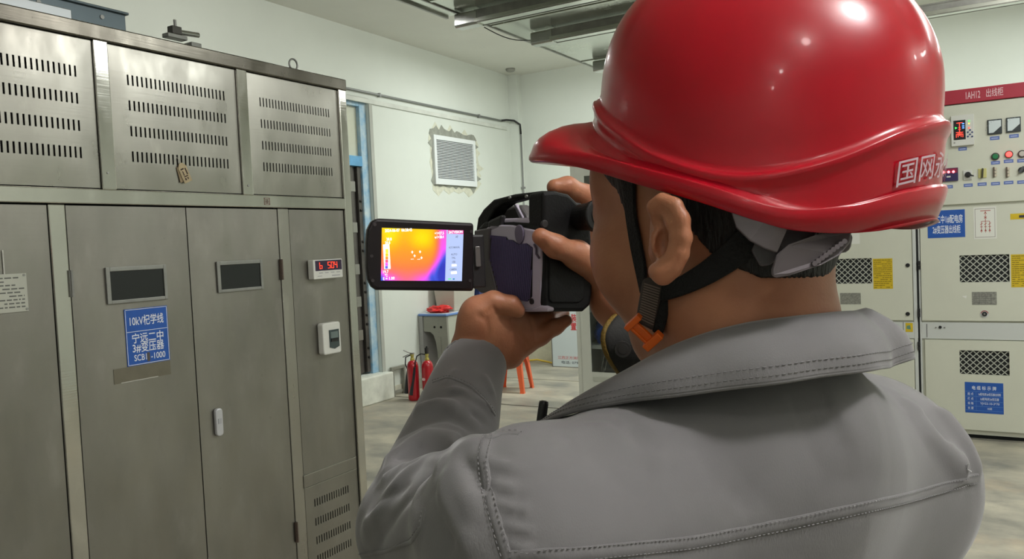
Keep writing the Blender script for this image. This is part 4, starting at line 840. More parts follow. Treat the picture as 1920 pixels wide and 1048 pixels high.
def union(groups, k=.012, post=None):
    def f(p):
        p = np.ascontiguousarray(p, np.float32); d = np.full(len(p), .3, np.float32)
        for g in groups:
            out = np.maximum(np.maximum(g.lo-p, p-g.hi), 0).max(1); m = out < .0001
            if m.any(): d[m] = smin(d[m], g.f(p[m]), k)
            mm = ~m; d[mm] = np.minimum(d[mm], out[mm]+g.m)
        if post is not None: d = post(d, p)
        return d
    return f
def grad(f, v, e=.0006):
    g = np.stack([f(v+A_(d)*e)-f(v-A_(d)*e) for d in np.eye(3)], 1)/(2*e); return g
def mesh_sdf(f, lo, hi, h, B=8, slack=1.35, project=2):
    lo = A_(lo); hi = A_(hi); n = np.ceil((hi-lo)/(h*B)).astype(int); cb = h*B
    gi = np.stack(np.meshgrid(*[np.arange(k) for k in n], indexing='ij'), -1).reshape(-1, 3)
    cen = lo+(gi+.5)*cb; d = np.concatenate([f(c) for c in np.array_split(cen, max(1, len(cen)//200000))])
    act = gi[np.abs(d) < cb*.87*slack]
    off = np.stack(np.meshgrid(*[np.arange(B+1)]*3, indexing='ij'), -1).reshape(-1, 3)
    NX = n*B+2; cells = []; verts = []; cs = []
    ce = np.array([(0, 0, 0), (1, 0, 0), (0, 1, 0), (1, 1, 0), (0, 0, 1), (1, 0, 1), (0, 1, 1), (1, 1, 1)])
    edges = [(0, 1), (2, 3), (4, 5), (6, 7), (0, 2), (1, 3), (4, 6), (5, 7), (0, 4), (1, 5), (2, 6), (3, 7)]
    for blk in np.array_split(act, max(1, len(act)//400)):
        pts = (lo+(blk[:, None]*B+off[None])*h).reshape(-1, 3).astype(np.float32)
        v = f(pts).reshape(len(blk), B+1, B+1, B+1)
        c8 = np.stack([v[:, a:a+B, b:b+B, c:c+B] for a, b, c in ce], -1); s8 = c8 < 0
        m = s8.any(-1) & ~s8.all(-1); w = np.argwhere(m)
        if not len(w): continue
        vals = c8[m]; sg = s8[m]; acc = np.zeros((len(w), 3)); cnt = np.zeros(len(w))
        for a, b in edges:
            x = sg[:, a] != sg[:, b]; t = np.where(x, vals[:, a]/np.where(x, vals[:, a]-vals[:, b], 1), 0)
            acc += np.where(x[:, None], ce[a]+(ce[b]-ce[a])*t[:, None], 0); cnt += x
        ci = blk[w[:, 0]]*B+w[:, 1:]; cells.append(ci); verts.append(lo+(ci+acc/cnt[:, None])*h); cs.append(sg)
    C_ = np.concatenate(cells).astype(np.int64); V = np.concatenate(verts); S = np.concatenate(cs)
    key = (C_[:, 0]*NX[1]+C_[:, 1])*NX[2]+C_[:, 2]; o = np.argsort(key); key = key[o]; V = V[o]; S = S[o]
    st = (NX[1]*NX[2], NX[2], 1); quads = []
    for ax, other in ((0, 1), (1, 2), (2, 4)):
        u, w = st[(ax+1) % 3], st[(ax+2) % 3]; x = S[:, 0] != S[:, other]; k0 = key[x]
        q = np.stack([k0, k0-u, k0-u-w, k0-w], 1); idx = np.searchsorted(key, q); idx = np.minimum(idx, len(key)-1); ok = (key[idx] == q).all(1)
        flip = S[x][:, 0]; q = np.where(flip[:, None], idx, idx[:, ::-1]); quads.append(q[ok])
    Q = np.concatenate(quads)
    for _ in range(project):
        v32 = V.astype(np.float32); dv = np.concatenate([f(c) for c in np.array_split(v32, 8)]); g = np.concatenate([grad(f, c) for c in np.array_split(v32, 8)])
        V = V-np.clip(dv/np.maximum((g**2).sum(1), .2), -h*.6, h*.6)[:, None]*g
    return V, Q
def sdf_obj(name, f, lo, hi, h, m, parent, **kw):
    V, Q = mesh_sdf(f, lo, hi, h, **kw); base = np.array(wloc(parent)) if parent else np.zeros(3)
    me = bpy.data.meshes.new(name); me.vertices.add(len(V)); me.vertices.foreach_set('co', (V-base).astype(np.float32).ravel())
    me.loops.add(Q.size); me.loops.foreach_set('vertex_index', Q.astype(np.int32).ravel()); me.polygons.add(len(Q))
    me.polygons.foreach_set('loop_start', np.arange(0, Q.size, 4, dtype=np.int32)); me.polygons.foreach_set('loop_total', np.full(len(Q), 4, np.int32))
    me.polygons.foreach_set('use_smooth', [True]*len(Q)); me.update(calc_edges=True); me.validate(); me.materials.append(m)
    o = bpy.data.objects.new(name, me); COL.objects.link(o); o.parent = parent; return o
def march(f, px, py, d0=.3, d1=1.2):                     # first hit of the surface along a survey ray
    q = ray(px, py); d = d0
    for _ in range(160):
        v = float(f(A_([CP+q*d]))[0])
        if v < .0003: return CP+q*d
        d += max(v*.8, .0005)
        if d > d1: return None
    return CP+q*d
# ================================================================ THE PERSON
CRh = np.array([cr[0], cr[1], 0]); CRh /= np.linalg.norm(CRh); CFh = np.array([-CRh[1], CRh[0], 0]); UP = np.array([0, 0, 1.])
def hdir(a): a = math.radians(a); return -math.cos(a)*CRh+math.sin(a)*CFh
HX = hdir(46); HY = np.cross(UP, HX)                    # head: forward, left
HO = np.array([-.130, .575, 1.5])
def hp(x, y, z): return HO+HX*x+HY*y+UP*z
HR = np.array([HX, HY, UP])
TF = hdir(61); TL = np.cross(UP, TF); TR = -TL; TM = np.array([TF, TL, UP])   # torso
SL = P(1003, 1012, .47); SR = P(1612, 905, .66); NB = P(1410, 860, .56); MS = (SL+SR)/2
EL = P(790, 985, .62); WL = P(893, 664, .82); ER = P(1400, 860, .86); WR = P(1158, 566, .83)
wk = dict(k=.02)
head = Grp([ell(hp(.035, 0, .05), (.094, .075, .095), HR), ell(hp(.074, 0, -.022), (.056, .058, .068), HR), ell(hp(.098, .036, -.012), (.028, .024, .034), HR), ell(hp(.098, -.036, -.012), (.028, .024, .034), HR),
            ell(hp(.110, 0, .045), (.022, .052, .034), HR), rc(hp(.030, .050, -.040), hp(.078, .018, -.080), .016, .018), rc(hp(.030, -.050, -.040), hp(.078, -.018, -.080), .016, .018), ell(hp(.088, 0, -.082), (.018, .024, .015), HR),
            rc(hp(.124, 0, .022), hp(.144, -.004, -.018), .008, .011), rc(hp(.134, .008, -.020), hp(.134, -.010, -.020), .008, .009)], .022)
lips = Grp([ell(hp(.119, 0, -.043), (.010, .024, .006), HR), ell(hp(.114, 0, -.054), (.010, .020, .007), HR), ell(hp(.117, .032, .020), (.010, .014, .010), HR), ell(hp(.117, -.032, .020), (.010, .014, .010), HR)], .004)
neck = Grp([rc(P(1398, 420, .545), P(1402, 640, .555), .053, .055), rc(P(1402, 640, .555), NB, .055, .040), rc(hp(.035, 0, -.07), P(1395, 720, .58), .034, .036)], .03)
# ear : helix, lobe, concha
e0 = .500
def ep(px, py, d): return P(px, py, d-.009)
hel = [ep(1228, 412, .507), ep(1226, 388, .503), ep(1243, 376, .498), ep(1266, 386, .492), ep(1280, 412, .489), ep(1284, 446, .488), ep(1277, 478, .490), ep(1262, 502, .493), ep(1243, 515, .497), ep(1229, 508, .502)]
ear_helix = Grp(chain(hel, [.0026, .0029, .0033, .0035, .0033, .0032, .0034, .0040, .0050, .0046]), .007)
ant = [ep(1244, 398, .499), ep(1262, 420, .494), ep(1268, 448, .492), ep(1262, 474, .494), ep(1246, 488, .498)]
ear_plate = Grp([ell(ep(1252, 446, .5035), (.021, .008, .0036), np.array([cu*1.0, cr*.94+cf*-.34, cf*.94+cr*.34]))]+chain(ant, [.003, .0034, .0034, .0036, .004])+[rc(ep(1233, 462, .502), ep(1230, 446, .504), .0042, .0034), rc(ep(1252, 470, .514), ep(1252, 420, .515), .012, .011)], .005)
def concha(d, p): return np.maximum(d, -(ell(ep(1244, 456, .499), (.0095, .0050, .006), np.array([cu, cr, cf])).f(p)))
ear_plate.cuts = (concha,)
torso = Grp([ell(MS+TF*.03-UP*.20, (.10, .165, .26), TM), rc(SL, MS, .050, .06), rc(MS, SR, .06, .060), rc(MS-UP*.25+TF*.02, MS-UP*.45+TF*.02, .12, .12)], .05)
arms = Grp([rc(SL, EL, .046, .036), rc(EL, WL, .036, .024), rc(SR, ER, .048, .036), rc(ER, WR, .036, .025)], .015)
# left hand, palm to us, fingers running under the device
def hand(prims, k=.006): return Grp(prims, k)
lp = [rc(WL, P(925, 632, .815), .0235, .020), rc(WL, P(895, 600, .802), .020, .0185), rc(P(925, 632, .815), P(1002, 618, .835), .0195, .0125), rc(P(905, 610, .805), P(968, 594, .822), .019, .0125), rc(P(925, 655, .82), P(985, 640, .828), .0175, .0115), rc(WL+UP*.004, P(958, 668, .82), .020, .0125)]
lthenar = [rc(P(893, 628, .805), P(897, 585, .797), .0185, .0150), rc(P(897, 585, .797), P(925, 567, .795), .0135, .0110), rc(P(925, 567, .795), P(958, 573, .795), .0105, .0095), rc(P(958, 573, .795), P(972, 583, .795), .0095, .0068)]
lf = [chain([P(968, 596, .822), P(1000, 592, .850), P(1020, 588, .875)], [.0115, .0100, .0080]), chain([P(988, 606, .826), P(1022, 597, .845), P(1048, 586, .872)], [.0115, .0096, .0074]),
      chain([P(990, 624, .828), P(1030, 603, .842), P(1056, 588, .860)], [.0112, .0088, .0068]), chain([P(978, 650, .826), P(1014, 630, .825), P(1042, 613, .828), P(1062, 601, .832)], [.0115, .0090, .0076, .0062])]
lhand = [Grp(lp+lthenar[:1], .012)]+[Grp(lthenar[1:], .006)]+[Grp(c_, .005) for c_ in lf]
# palm creases
def crease(pts, w, amp):
    pr = chain(pts, [0]*len(pts)); lo = np.min(pts, 0)-.02; hi = np.max(pts, 0)+.02
    def g(d, p):
        m = ((p > lo) & (p < hi)).all(1)
        if m.any():
            q = p[m]; dd = None
            for c_ in pr: v = c_.f(q); dd = v if dd is None else np.minimum(dd, v)
            d = d.copy(); d[m] += (amp*np.exp(-(dd/w)**2)).astype(np.float32)
        return d
    return g
# right hand on the far side of the grip: index over the top, thumb on the rear face
rw = WR
rp = [rc(rw, P(1125, 505, .835), .024, .021), rc(rw, P(1140, 470, .86), .022, .019), rc(P(1125, 505, .835), P(1135, 425, .865), .020, .015), rc(P(1135, 425, .865), P(1125, 385, .87), .015, .013)]
rth = [chain([P(1122, 508, .825), P(1082, 478, .790), P(1042, 462, .772), P(1014, 444, .766)], [.0150, .0125, .0108, .0085])]
rfi = [chain([P(1124, 398, .868), P(1098, 368, .836), P(1064, 351, .818), P(1040, 351, .812)], [.0125, .0115, .0102, .0082]), chain([P(1128, 420, .872), P(1085, 398, .885), P(1050, 402, .885)], [.0115, .0100, .008]), chain([P(1128, 445, .872), P(1085, 428, .890), P(1050, 434, .890)], [.0110, .0098, .008]), chain([P(1128, 468, .868), P(1090, 460, .888), P(1058, 464, .888)], [.0105, .0088, .0072])]
rhand = [Grp(rp+[rth[0][0]], .014), Grp(rth[0], .006)]+[Grp(c_, .006) for c_ in rfi]
body_g = [head, lips, neck, ear_helix, ear_plate, torso, arms]+lhand+rhand
# soft joins inside a limb, crisp ones between fingers
def body_f(p):
    p = np.ascontiguousarray(p, np.float32); d = np.full(len(p), .3, np.float32)
    ks = [.01, .003, .03, .003, .004, .04, .03]+[.012, .007]+[.0035]*4+[.012, .008]+[.004]*4
    for g, k in zip(body_g, ks):
        out = np.maximum(np.maximum(g.lo-p, p-g.hi), 0).max(1); m = out < .0001
        if m.any(): d[m] = smin(d[m], g.f(p[m]), k)
        mm = ~m; d[mm] = np.minimum(d[mm], out[mm]+g.m)
    for c_ in creases: d = c_(d, p)
    return d
creases = []
def cr_px(pts, w, amp):
    q = [march(body_f, x, y, .6, .95) for x, y in pts]
    if all(v is not None for v in q): return crease(np.array(q), w, amp)
    return lambda d, p: d
cl = [cr_px([(958, 606), (972, 622), (985, 640), (988, 650)], .0020, .0022), cr_px([(995, 598), (1000, 615), (1004, 632)], .0018, .0020), cr_px([(898, 592), (912, 600), (916, 620), (905, 645)], .0028, .0022), cr_px([(880, 660), (900, 668), (925, 690)], .0018, .0010),
      cr_px([(912, 588), (925, 576), (933, 590)], .0018, .0016), cr_px([(1020, 452), (1024, 462), (1020, 472)], .0014, .0012)]
creases = cl
TMZ = (0, 0, 0)
pbase = np.array([MS[0]+TF[0]*.02, MS[1]+TF[1]*.02, 0])
per = thing('person', 'worker in a grey work jacket seen from behind, raising a handheld thermal imaging device', 'person', tuple(pbase))
M_skin = bpy.data.materials.new('skin'); M_skin.use_nodes = True
def skin_nodes():
    nt = M_skin.node_tree; b = nt.nodes['Principled BSDF']; L = nt.links.new; g = nt.nodes.new('ShaderNodeNewGeometry')
    n = nt.nodes.new('ShaderNodeTexNoise'); n.inputs['Scale'].default_value = 22; n.inputs['Detail'].default_value = 5; L(g.outputs['Position'], n.inputs['Vector'])
    r = nt.nodes.new('ShaderNodeValToRGB'); r.color_ramp.elements[0].position = .3; r.color_ramp.elements[1].position = .7
    r.color_ramp.elements[0].color = (lin(170), lin(108), lin(78), 1); r.color_ramp.elements[1].color = (lin(196), lin(134), lin(100), 1); L(n.outputs[0], r.inputs[0]); L(r.outputs[0], b.inputs['Base Color'])
    b.inputs['Roughness'].default_value = .46; b.inputs['Subsurface Weight'].default_value = .12; b.inputs['Subsurface Radius'].default_value = (.012, .004, .002); b.inputs['Subsurface Scale'].default_value = 1
    n2 = nt.nodes.new('ShaderNodeTexNoise'); n2.inputs['Scale'].default_value = 420; n2.inputs['Detail'].default_value = 3; L(g.outputs['Position'], n2.inputs['Vector'])
    bp = nt.nodes.new('ShaderNodeBump'); bp.inputs['Strength'].default_value = .25; bp.inputs['Distance'].default_value = .0008; L(n2.outputs[0], bp.inputs['Height']); L(bp.outputs[0], b.inputs['Normal'])
skin_nodes()
allp = [q for g in body_g for q in (g,)]
lo = np.min([g.lo for g in body_g], 0)+.03; hi = np.max([g.hi for g in body_g], 0)-.03
sdf_obj('body', body_f, lo, hi, .0021, M_skin, per)
# nails
def nail(c, n, up, w, l, par):
    n = n/np.linalg.norm(n); up = up-n*(up@n); up /= np.linalg.norm(up); s_ = np.cross(up, n); V = []; Fc = []
    for i in range(5):
        for j in range(5):
            u, v = (i-2)/2, (j-2)/2; V.append(c+s_*u*w*math.sqrt(max(.05, 1-.35*v*v))+up*v*l-n*(u*u*w*.5+.15*l*v*v))
    for i in range(4):
        for j in range(4): Fc.append((i*5+j, (i+1)*5+j, (i+1)*5+j+1, i*5+j+1))
    return link_mesh('fingernail', V, Fc, mat('nail', (196, 150, 134), .3), par, smooth=True, solid=.0006)
# hair under the helmet rim
M_hair = mat('black_hair', (20, 17, 16), .6, bump=1.0, bs=260, stretch=(1, 1, .25))
hg = Grp([ell(hp(.033, 0, .05), (.099, .0795, .100), HR), rc(P(1398, 400, .545), P(1398, 560, .548), .0565, .0545)], .02)
def hair_f(p):
    d = hg.f(np.ascontiguousarray(p, np.float32)); q = (p-A_(HO)); x, y, z = q@A_(HX), q@A_(HY), q[:, 2]
    # hairline: front at brow height, sideburn before the ear, up over the ear, down to the nape
    line = np.interp(x, [-.08, -.052, -.03, -.005, .015, .028, .040, .062, .070, .078, .13], [-.026, -.030, -.028, -.014, .008, .034, .044, .040, .010, .034, .07]).astype(np.float32)
    return np.maximum(np.maximum(d, (line-z)*.7), z-.11)
sdf_obj('hair', hair_f, hp(.03, 0, .02)-.16, hp(.03, 0, .02)+.16, .0024, M_hair, per)
# ================================================================ JACKET
M_jk = bpy.data.materials.new('grey_twill'); M_jk.use_nodes = True
def twill(m, c0, c1):
    nt = m.node_tree; b = nt.nodes['Principled BSDF']; L = nt.links.new; g = nt.nodes.new('ShaderNodeNewGeometry')
    n = nt.nodes.new('ShaderNodeTexNoise'); n.inputs['Scale'].default_value = 9; n.inputs['Detail'].default_value = 6; L(g.outputs['Position'], n.inputs['Vector'])
    r = nt.nodes.new('ShaderNodeValToRGB'); r.color_ramp.elements[0].position = .3; r.color_ramp.elements[1].position = .7
    r.color_ramp.elements[0].color = tuple(lin(v) for v in c0)+(1,); r.color_ramp.elements[1].color = tuple(lin(v) for v in c1)+(1,); L(n.outputs[0], r.inputs[0]); L(r.outputs[0], b.inputs['Base Color'])
    b.inputs['Roughness'].default_value = .78; b.inputs['Sheen Weight'].default_value = .35; b.inputs['Sheen Roughness'].default_value = .4; b.inputs['Specular IOR Level'].default_value = .3
    mp = nt.nodes.new('ShaderNodeMapping'); mp.inputs['Rotation'].default_value = (.5, .6, .7); mp.inputs['Scale'].default_value = (1, 1, .25); L(g.outputs['Position'], mp.inputs[0])
    n2 = nt.nodes.new('ShaderNodeTexNoise'); n2.inputs['Scale'].default_value = 1600; n2.inputs['Detail'].default_value = 2; L(mp.outputs[0], n2.inputs['Vector'])
    bp = nt.nodes.new('ShaderNodeBump'); bp.inputs['Strength'].default_value = .5; bp.inputs['Distance'].default_value = .00025; L(n2.outputs[0], bp.inputs['Height']); L(bp.outputs[0], b.inputs['Normal'])
twill(M_jk, (112, 110, 111), (128, 126, 127))
M_jin = mat('dark_lining', (52, 52, 54), .9)
jt = Grp([rc(P(1030, 872, .56), P(1220, 850, .60), .030, .036), ell(MS+TF*.03-UP*.20, (.118, .190, .27), TM), rc(SL, MS-UP*.006, .064, .075), rc(MS-UP*.006, SR, .075, .084), rc(NB+UP*.004, SL-UP*.004, .084, .036), rc(NB+UP*.004, SR, .084, .070), rc(MS-UP*.25+TF*.02, MS-UP*.52+TF*.02, .150, .150)], .032)
W2 = WL+(EL-WL)*.10
jl1 = Grp([rc(SL, EL, .062, .049)], .02); jl2 = Grp([rc(EL, W2, .049, .0335)], .02)
vl = (WL-EL)/np.linalg.norm(WL-EL)
def cutL(d, p): return np.maximum(d, (p-A_(W2+vl*.006))@A_(vl))
def holL(d, p): return np.maximum(d, -(rc(W2-vl*.03, W2+vl*.05, .0285, .0300).f(p)))
jl2.cuts = (cutL, holL)
vr = (WR-ER)/np.linalg.norm(WR-ER); W3 = WR-vr*.045
jr1 = Grp([rc(SR, ER, .075, .062)], .03); jr2 = Grp([rc(ER, W3, .060, .045)], .02)
def cutR(d, p): return np.maximum(d, (p-A_(W3))@A_(vr))
def holR(d, p): return np.maximum(d, -(rc(W3-vr*.05, W3+vr*.06, .039, .043).f(p)))
jr2.cuts = (cutR, holR)
neckhole = rc(P(1402, 480, .555), P(1402, 640, .555), .062, .054)
def jpost(d, p): return d
def jk_base(p):
    p = np.ascontiguousarray(p, np.float32); d = np.full(len(p), .3, np.float32)
    for g, k in ((jt, .02), (jl1, .022), (jl2, .005), (jr1, .03), (jr2, .02)):
        out = np.maximum(np.maximum(g.lo-p, p-g.hi), 0).max(1); m = out < .0001
        if m.any(): d[m] = smin(d[m], g.f(p[m]), k)
        mm = ~m; d[mm] = np.minimum(d[mm], out[mm]+g.m)
    return jpost(d, p)
FOLDS = []
def fold(pts, amp, w, dd=(.3, 1.1)):
    q = [march(jk_base, x, y, *dd) for x, y in pts]; q = [v for v in q if v is not None]
    if len(q) < 2: return
    q = np.array(q); FOLDS.append((A_(q), amp*1.25, w, A_(q.min(0)-3*w), A_(q.max(0)+3*w)))
# right shoulder drape
fold([(1655, 690), (1690, 745), (1740, 815), (1790, 868), (1812, 885)], .0095, .010); fold([(1690, 705), (1755, 760), (1805, 825), (1835, 900)], .0070, .008); fold([(1672, 705), (1720, 770), (1775, 840)], -.0055, .010)
fold([(1560, 760), (1500, 850), (1380, 960)], -.003, .03); fold([(1450, 760), (1560, 900), (1700, 900)], -.0025, .03)
fold([(1100, 790), (1180, 840), (1260, 870)], .003, .012); fold([(1170, 770), (1200, 830), (1210, 900)], -.002, .012); fold([(1050, 800), (1100, 850), (1180, 920)], -.0022, .014); fold([(1290, 800), (1340, 900), (1420, 960)], -.0022, .02)
fold([(1640, 690), (1560, 740), (1480, 760)], -.003, .018)
# puckers along the armhole
pk = [(905, 845), (906, 862), (908, 882), (912, 902), (918, 922), (925, 942), (932, 962), (938, 982), (944, 1002), (950, 1022), (954, 1040)]
for i, (x, y) in enumerate(pk): fold([(x+4, y), (x+34, y+9), (x+58+6*(i % 3), y+16)], .0014 if i % 2 else -.0009, .0032)
# sleeve head folds
fold([(900, 828), (866, 850), (858, 880), (880, 930), (905, 985)], .0050, .0075); fold([(880, 842), (874, 866), (892, 900), (908, 930)], -.0045, .0055)
fold([(862, 842), (834, 872), (832, 930), (858, 1000), (900, 1045)], .0042, .010); fold([(845, 862), (820, 920), (838, 990), (870, 1040)], -.004, .009)
fold([(800, 862), (745, 905), (705, 960), (678, 1010)], .0044, .010); fold([(830, 866), (778, 920), (730, 980), (700, 1040)], -.0035, .009); fold([(770, 905), (720, 935), (690, 965)], -.0036, .007)
fold([(800, 900), (780, 960), (790, 1020)], .0026, .010); fold([(850, 850), (800, 858), (760, 880), (715, 905)], .0034, .008)
# forearm folds
fold([(738, 800), (775, 772), (820, 758), (860, 768)], .0080, .0075); fold([(745, 822), (790, 790), (840, 780), (880, 800), (908, 832)], -.0062, .0070); fold([(775, 776), (830, 738), (880, 738), (915, 765)], -.0042, .0060); fold([(740, 856), (800, 818), (850, 826), (885, 852)], .0062, .0080)
fold([(730, 815), (737, 850), (728, 890)], .0050, .010); fold([(835, 728), (870, 734), (905, 754), (925, 782)], .0040, .0048); fold([(742, 884), (790, 852), (835, 846)], -.0050, .0065); fold([(858, 690), (846, 706), (838, 722)], .0016, .004); fold([(905, 700), (918, 722), (926, 745)], .0018, .004)
fold([(862, 802), (892, 838), (905, 872)], .0048, .0065); fold([(880, 770), (905, 790), (925, 815)], -.0034, .0045); fold([(715, 905), (745, 882), (770, 872)], .0042, .006); fold([(790, 830), (770, 850), (735, 870)], -.0035, .005)
def jk_f(p):
    p = np.ascontiguousarray(p, np.float32); d = jk_base(p); near = np.abs(d) < .03
    if near.any():
        q = p[near]; add = np.zeros(len(q), np.float32)
        for pts, amp, w, lo_, hi_ in FOLDS:
            m = ((q > lo_) & (q < hi_)).all(1)
            if not m.any(): continue
            z = q[m]; best = np.full(len(z), 1e9, np.float32); tt = np.zeros(len(z), np.float32); n_ = len(pts)-1
            for i in range(n_):
                a, b_ = pts[i], pts[i+1]; ab = b_-a; pa = z-a; t = np.clip(pa@ab/(ab@ab+1e-12), 0, 1); e_ = pa-t[:, None]*ab; r2 = (e_*e_).sum(1); k_ = r2 < best; best[k_] = r2[k_]; tt[k_] = (i+t[k_])/n_
            prof = np.exp(-best/(w*w)) if amp > 0 else np.exp(-np.sqrt(best+1e-7)/(w*.9))
            add[m] += amp*prof*np.clip(np.minimum(tt, 1-tt)*5+.15, 0, 1)
        # slow cloth undulation
        und = .0011*np.sin(q[:, 0]*38+2.2*np.sin(q[:, 2]*21))*np.cos(q[:, 2]*27+1.7*np.sin(q[:, 1]*19))
        d[near] -= add+und.astype(np.float32)
    return d
jlo = np.min([g.lo for g in (jt, jl1, jl2, jr1, jr2)], 0)+.02; jhi = np.max([g.hi for g in (jt, jl1, jl2, jr1, jr2)], 0)-.02
jlo[2] = .78
jacket = sdf_obj('jacket', jk_f, jlo, jhi, .0029, M_jk, per, slack=1.5); jacket['label'] = 'grey cotton work jacket with stitched yoke across the back'
# seams: narrow welts lying on the cloth, with stitches
def normal_at(f, p): g = grad(f, A_([p]))[0]; return g/np.linalg.norm(g)
def resample(pts, step):
    pts = np.array(pts); L_ = np.r_[0, np.cumsum(np.linalg.norm(np.diff(pts, axis=0), axis=1))]; n_ = max(2, int(L_[-1]/step)); t = np.linspace(0, L_[-1], n_)
    return np.stack([np.interp(t, L_, pts[:, i]) for i in range(3)], 1)
def smooth_px(pts, n_=60):
    pts = np.array(pts, float); L_ = np.r_[0, np.cumsum(np.linalg.norm(np.diff(pts, axis=0), axis=1))]; t = np.linspace(0, L_[-1], n_); out = np.stack([np.interp(t, L_, pts[:, i]) for i in (0, 1)], 1)
    for _ in range(4): out[1:-1] = (out[:-2]+out[1:-1]*2+out[2:])/4
    return out
def welt(name, px, width, height, m, par, side=0., f=None, n_=70):
    f = f or jk_f; q = [march(f, x, y) for x, y in smooth_px(px, n_)]; q = resample([v for v in q if v is not None], .006)
    V = []; k = len(q)
    for i in range(k):
        t = q[min(i+1, k-1)]-q[max(i-1, 0)]; t /= np.linalg.norm(t); n = normal_at(f, q[i]); s_ = np.cross(n, t); s_ /= np.linalg.norm(s_)
        for a, h_ in ((-.5, -.0006), (-.42, height), (0, height*1.15), (.42, height), (.5, -.0006)): V.append(q[i]+s_*(a+side)*width+n*h_)
    Fc = [(i*5+j, i*5+j+1, (i+1)*5+j+1, (i+1)*5+j) for i in range(k-1) for j in range(4)]
    link_mesh(name, V, Fc, m, par, smooth=True); return q
M_st = mat('pale_thread', (134, 132, 134), .8); M_std = mat('grey_thread', (122, 120, 120), .8)
def stitches(q, off, m, par, f=None, L_=.0018, gap=.0029):
    f = f or jk_f; q = resample(q, gap); b = MB(); k = len(q)
    for i in range(0, k-1):
        t = q[min(i+1, k-1)]-q[max(i-1, 0)]; t /= np.linalg.norm(t)+1e-9; n = normal_at(f, q[i]); s_ = np.cross(n, t); c = q[i]+s_*off+n*.0011; w_ = .00028
        b.add([c-t*L_/2-s_*w_, c-t*L_/2+s_*w_, c+t*L_/2+s_*w_, c+t*L_/2-s_*w_, c+n*.0005-t*L_*.3, c+n*.0005+t*L_*.3], [(0, 1, 4), (1, 2, 5, 4), (2, 3, 5), (3, 0, 4, 5)])
    o = b.build('stitching', m, par); o['kind'] = 'stuff'
q1 = welt('yoke_seam', [(958, 1046), (1100, 1038), (1300, 1018), (1500, 978), (1700, 934), (1846, 893)], .0080, .0005, M_jk, jacket)
stitches(q1, .0030, M_std, jacket); stitches(q1, -.0030, M_st, jacket)
q2 = welt('armhole_seam', [(915, 820), (905, 850), (910, 900), (925, 960), (943, 1020), (952, 1047)], .0064, .0005, M_jk, jacket)
stitches(q2, .0022, M_std, jacket); stitches(q2, -.0028, M_st, jacket)
q3 = welt('shoulder_seam', [(912, 822), (940, 812), (975, 812)], .0045, .0004, M_jk, jacket); stitches(q3, .0015, M_std, jacket)
q4 = welt('elbow_patch_seam', [(668, 1042), (720, 1034), (772, 1014), (792, 985), (796, 950)], .0035, .0004, M_jk, jacket); stitches(q4, .001, M_std, jacket)
q5 = welt('cuff_seam', [(812, 716), (840, 706), (880, 722), (912, 752), (928, 778)], .0035, .0004, M_jk, jacket); stitches(q5, .001, M_std, jacket)
# thread tuft and speck on the right shoulder
a = march(jk_f, 1811, 872); n = normal_at(jk_f, a); b = MB(); b.tube([a, a+n*.002+UP*.001, a+n*.001-UP*.003, a+n*.002-UP*.005+cr*.002], .0005, 6); b.build('loose_thread', mat('thread_white', (206, 204, 206), .8), jacket)
# ---------------------------------------------------------------- collar
CN = np.array([.168, .56])                              # ring centre: metres right of / in front of the camera
def cz_(X, Z, py):
    a = CP+cr*X+cf*Z; return a-cu*((py-524)/FPX*Z)
def cdir(deg): q = math.radians(deg); return np.array([.48, -.877])*math.cos(q)+np.array([-.877, -.48])*math.sin(q)
TOP = [(-40, .068, 588), (-20, .070, 588), (0, .072, 590), (22, .074, 597), (45, .075, 608), (65, .077, 627), (85, .082, 655), (100, .090, 685), (113, .098, 722), (124, .106, 760)]
BOT = [(-40, .082, 684), (-20, .090, 687), (0, .097, 690), (22, .099, 704), (45, .101, 722), (65, .104, 737), (85, .113, 750), (100, .124, 764), (113, .138, 780), (124, .152, 797)]
def ringpt(deg, r_, py): X, Z = CN+cdir(deg)*r_; return cz_(X, Z, py)
def interp_row(T, deg): return [float(np.interp(deg, [t[0] for t in T], [t[i] for t in T])) for i in (1, 2)]
degs = list(np.linspace(-36, 124, 56)); rows = []
zt = [ringpt(dg, *interp_row(TOP, dg)) for dg in degs]; zb = [ringpt(dg, *interp_row(BOT, dg)) for dg in degs]
# far half: mirrored about the spine line, heights from the near half
def mirror(p):
    c = CP+cr*CN[0]+cf*CN[1]; v = p-c; v2 = v-2*TL*(v@TL); return c+v2
nfar = [i for i, dg in enumerate(degs) if dg > 36]
top = [mirror(zt[i]) for i in reversed(nfar)]+zt; bot = [mirror(zb[i]) for i in reversed(nfar)]+zb
def smooth3(a, n=2):
    a = np.array(a)
    for _ in range(n): a[1:-1] = (a[:-2]+2*a[1:-1]+a[2:])/4
    return a
top = smooth3(top, 6); bot = smooth3(bot, 6); Cc = CP+cr*CN[0]+cf*CN[1]
V = []; nr = 0; N_ = len(top); ts = [(-1, 0)]
for i in range(N_):
    T_, B_ = top[i], bot[i]; out = T_-Cc; out = out-UP*(out@UP); out /= np.linalg.norm(out); row = []
    row.append(T_-out*.007-UP*.030); row.append(T_-out*.006-UP*.012); row.append(T_-out*.0045-UP*.003); row.append(T_-out*.0018+UP*.0006); row.append(T_+out*.0010-UP*.0004)
    for t in (.10, .25, .42, .6, .76, .90, .96, 1.):
        bulge = math.sin(math.pi*t)*.006; w_ = .0012*math.sin(i*.55+2*t)*t; row.append(T_+(B_-T_)*t+out*(bulge+w_)+UP*bulge*.3)
    nr = len(row); V += row
Fc = [(i*nr+j, (i+1)*nr+j, (i+1)*nr+j+1, i*nr+j+1) for i in range(N_-1) for j in range(nr-1)]
